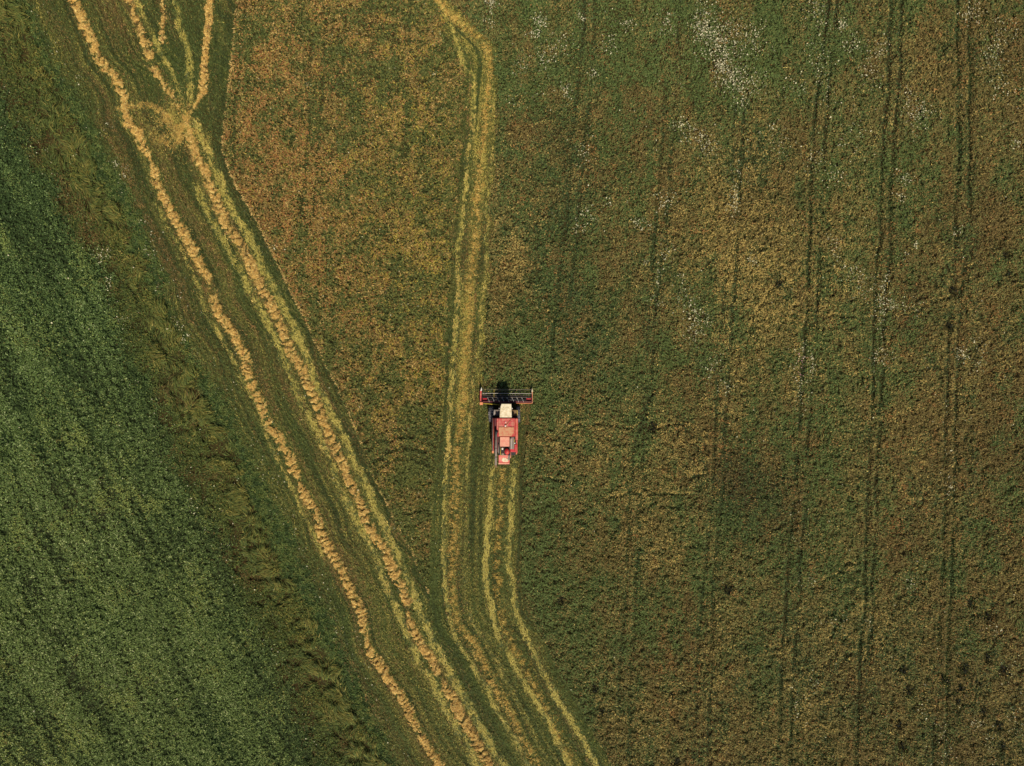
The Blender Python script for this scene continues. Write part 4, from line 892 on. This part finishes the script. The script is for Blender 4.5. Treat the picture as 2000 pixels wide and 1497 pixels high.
    # end panels with dividers
    for x0, x1, y0, nm in ((280, 304, 246, M_SALMON), (1036, 1052, 262, M_TAN)):
        e = zbox('end_panel', x0, y0, x1, 436, .2, 1.0, nm, H, .02)
        xm = (x0 + x1) / 2 + (8 if x0 < 500 else 0); bm = bmesh.new()
        a0 = zp(xm - 14, y0 + 8, 1.04); a1 = zp(xm + 14, y0 + 8, 1.04); tip = zp(xm + (2 if x0 < 500 else 1), y0 - 50, .96)
        vv = [bm.verts.new(p) for p in (a0, a1, tip, a0 - Vector((0, 0, .55)), a1 - Vector((0, 0, .55)))]
        for f in ((0, 1, 2), (3, 2, 4), (0, 2, 3), (1, 4, 2), (0, 3, 4, 1)): bm.faces.new([vv[i] for i in f])
        bm_obj('crop_divider', bm, M_WHITE if x0 < 500 else M_CREAM, H, .008)
    # knife
    kb = zbox('knife_bar', 306, 288, 1034, 296, .16, .24, M_STEEL, H, .005)
    # cross auger with flights
    ya = 381; za = .74
    au = ztube('cross_auger', [zp(388, ya, za), zp(958, ya + 2, za)], .13, M_DARK, H, 16)
    bm = bmesh.new(); L0 = zp(388, ya, za); L1 = zp(958, ya + 2, za); Lm = (L0 + L1) / 2
    for s, A, B in ((1, L0, Lm), (-1, L1, Lm)):
        n = 84; prev = None
        for i in range(n + 1):
            t = i / n; p = A.lerp(B, t); a = s * t * 2 * math.pi * 4.0
            d = Vector((0, math.cos(a), math.sin(a)))
            cur = (bm.verts.new(p + d * .12), bm.verts.new(p + d * .27), bm.verts.new(p + d * .27 + Vector((.012, 0, 0))), bm.verts.new(p + d * .12 + Vector((.012, 0, 0))))
            if prev:
                for k in range(4): bm.faces.new((prev[k], prev[(k + 1) % 4], cur[(k + 1) % 4], cur[k]))
            prev = cur
    bm_obj('auger_flight', bm, M_STEEL, au)
    # reel
    cyl = zp(312, 286, 1.02); cyr = zp(1034, 293, 1.02)
    ztube('reel_shaft', [cyl, cyr], .03, M_DARK, H, 10)
    R = .40
    for k in range(5):
        a = 2 * math.pi * k / 5 + math.radians(90); d = Vector((0, math.cos(a) * R, math.sin(a) * R))
        bar = ztube('reel_bar', [cyl + d, cyr + d], .016, M_GREY if k else M_STEEL, H, 8)
        if math.sin(a) < .9:
            bm = bmesh.new()
            for i in range(34):
                p = (cyl + d).lerp(cyr + d, (i + .5) / 34); add_tube(bm, p, p + Vector((0, -.05, -.22)), .006, 4)
            o = bm_obj('reel_tines', bm, M_DARK, H); o['kind'] = 'stuff'
    for t in (.004, .24, .5, .76, .996):
        bm = bmesh.new(); p = cyl.lerp(cyr, t)
        for k in range(5):
            a = 2 * math.pi * k / 5 + math.radians(90); add_tube(bm, p, p + Vector((0, math.cos(a) * R, math.sin(a) * R)), .016, 6)
        bm_obj('reel_spider', bm, M_YEL if t == .24 else M_DARK, H)
    for p, x in ((cyl, 300), (cyr, 1042)): ztube('reel_arm', [p, zp(x, 420, 1.1)], .035, M_RED_DK, H, 8)
build_combine()
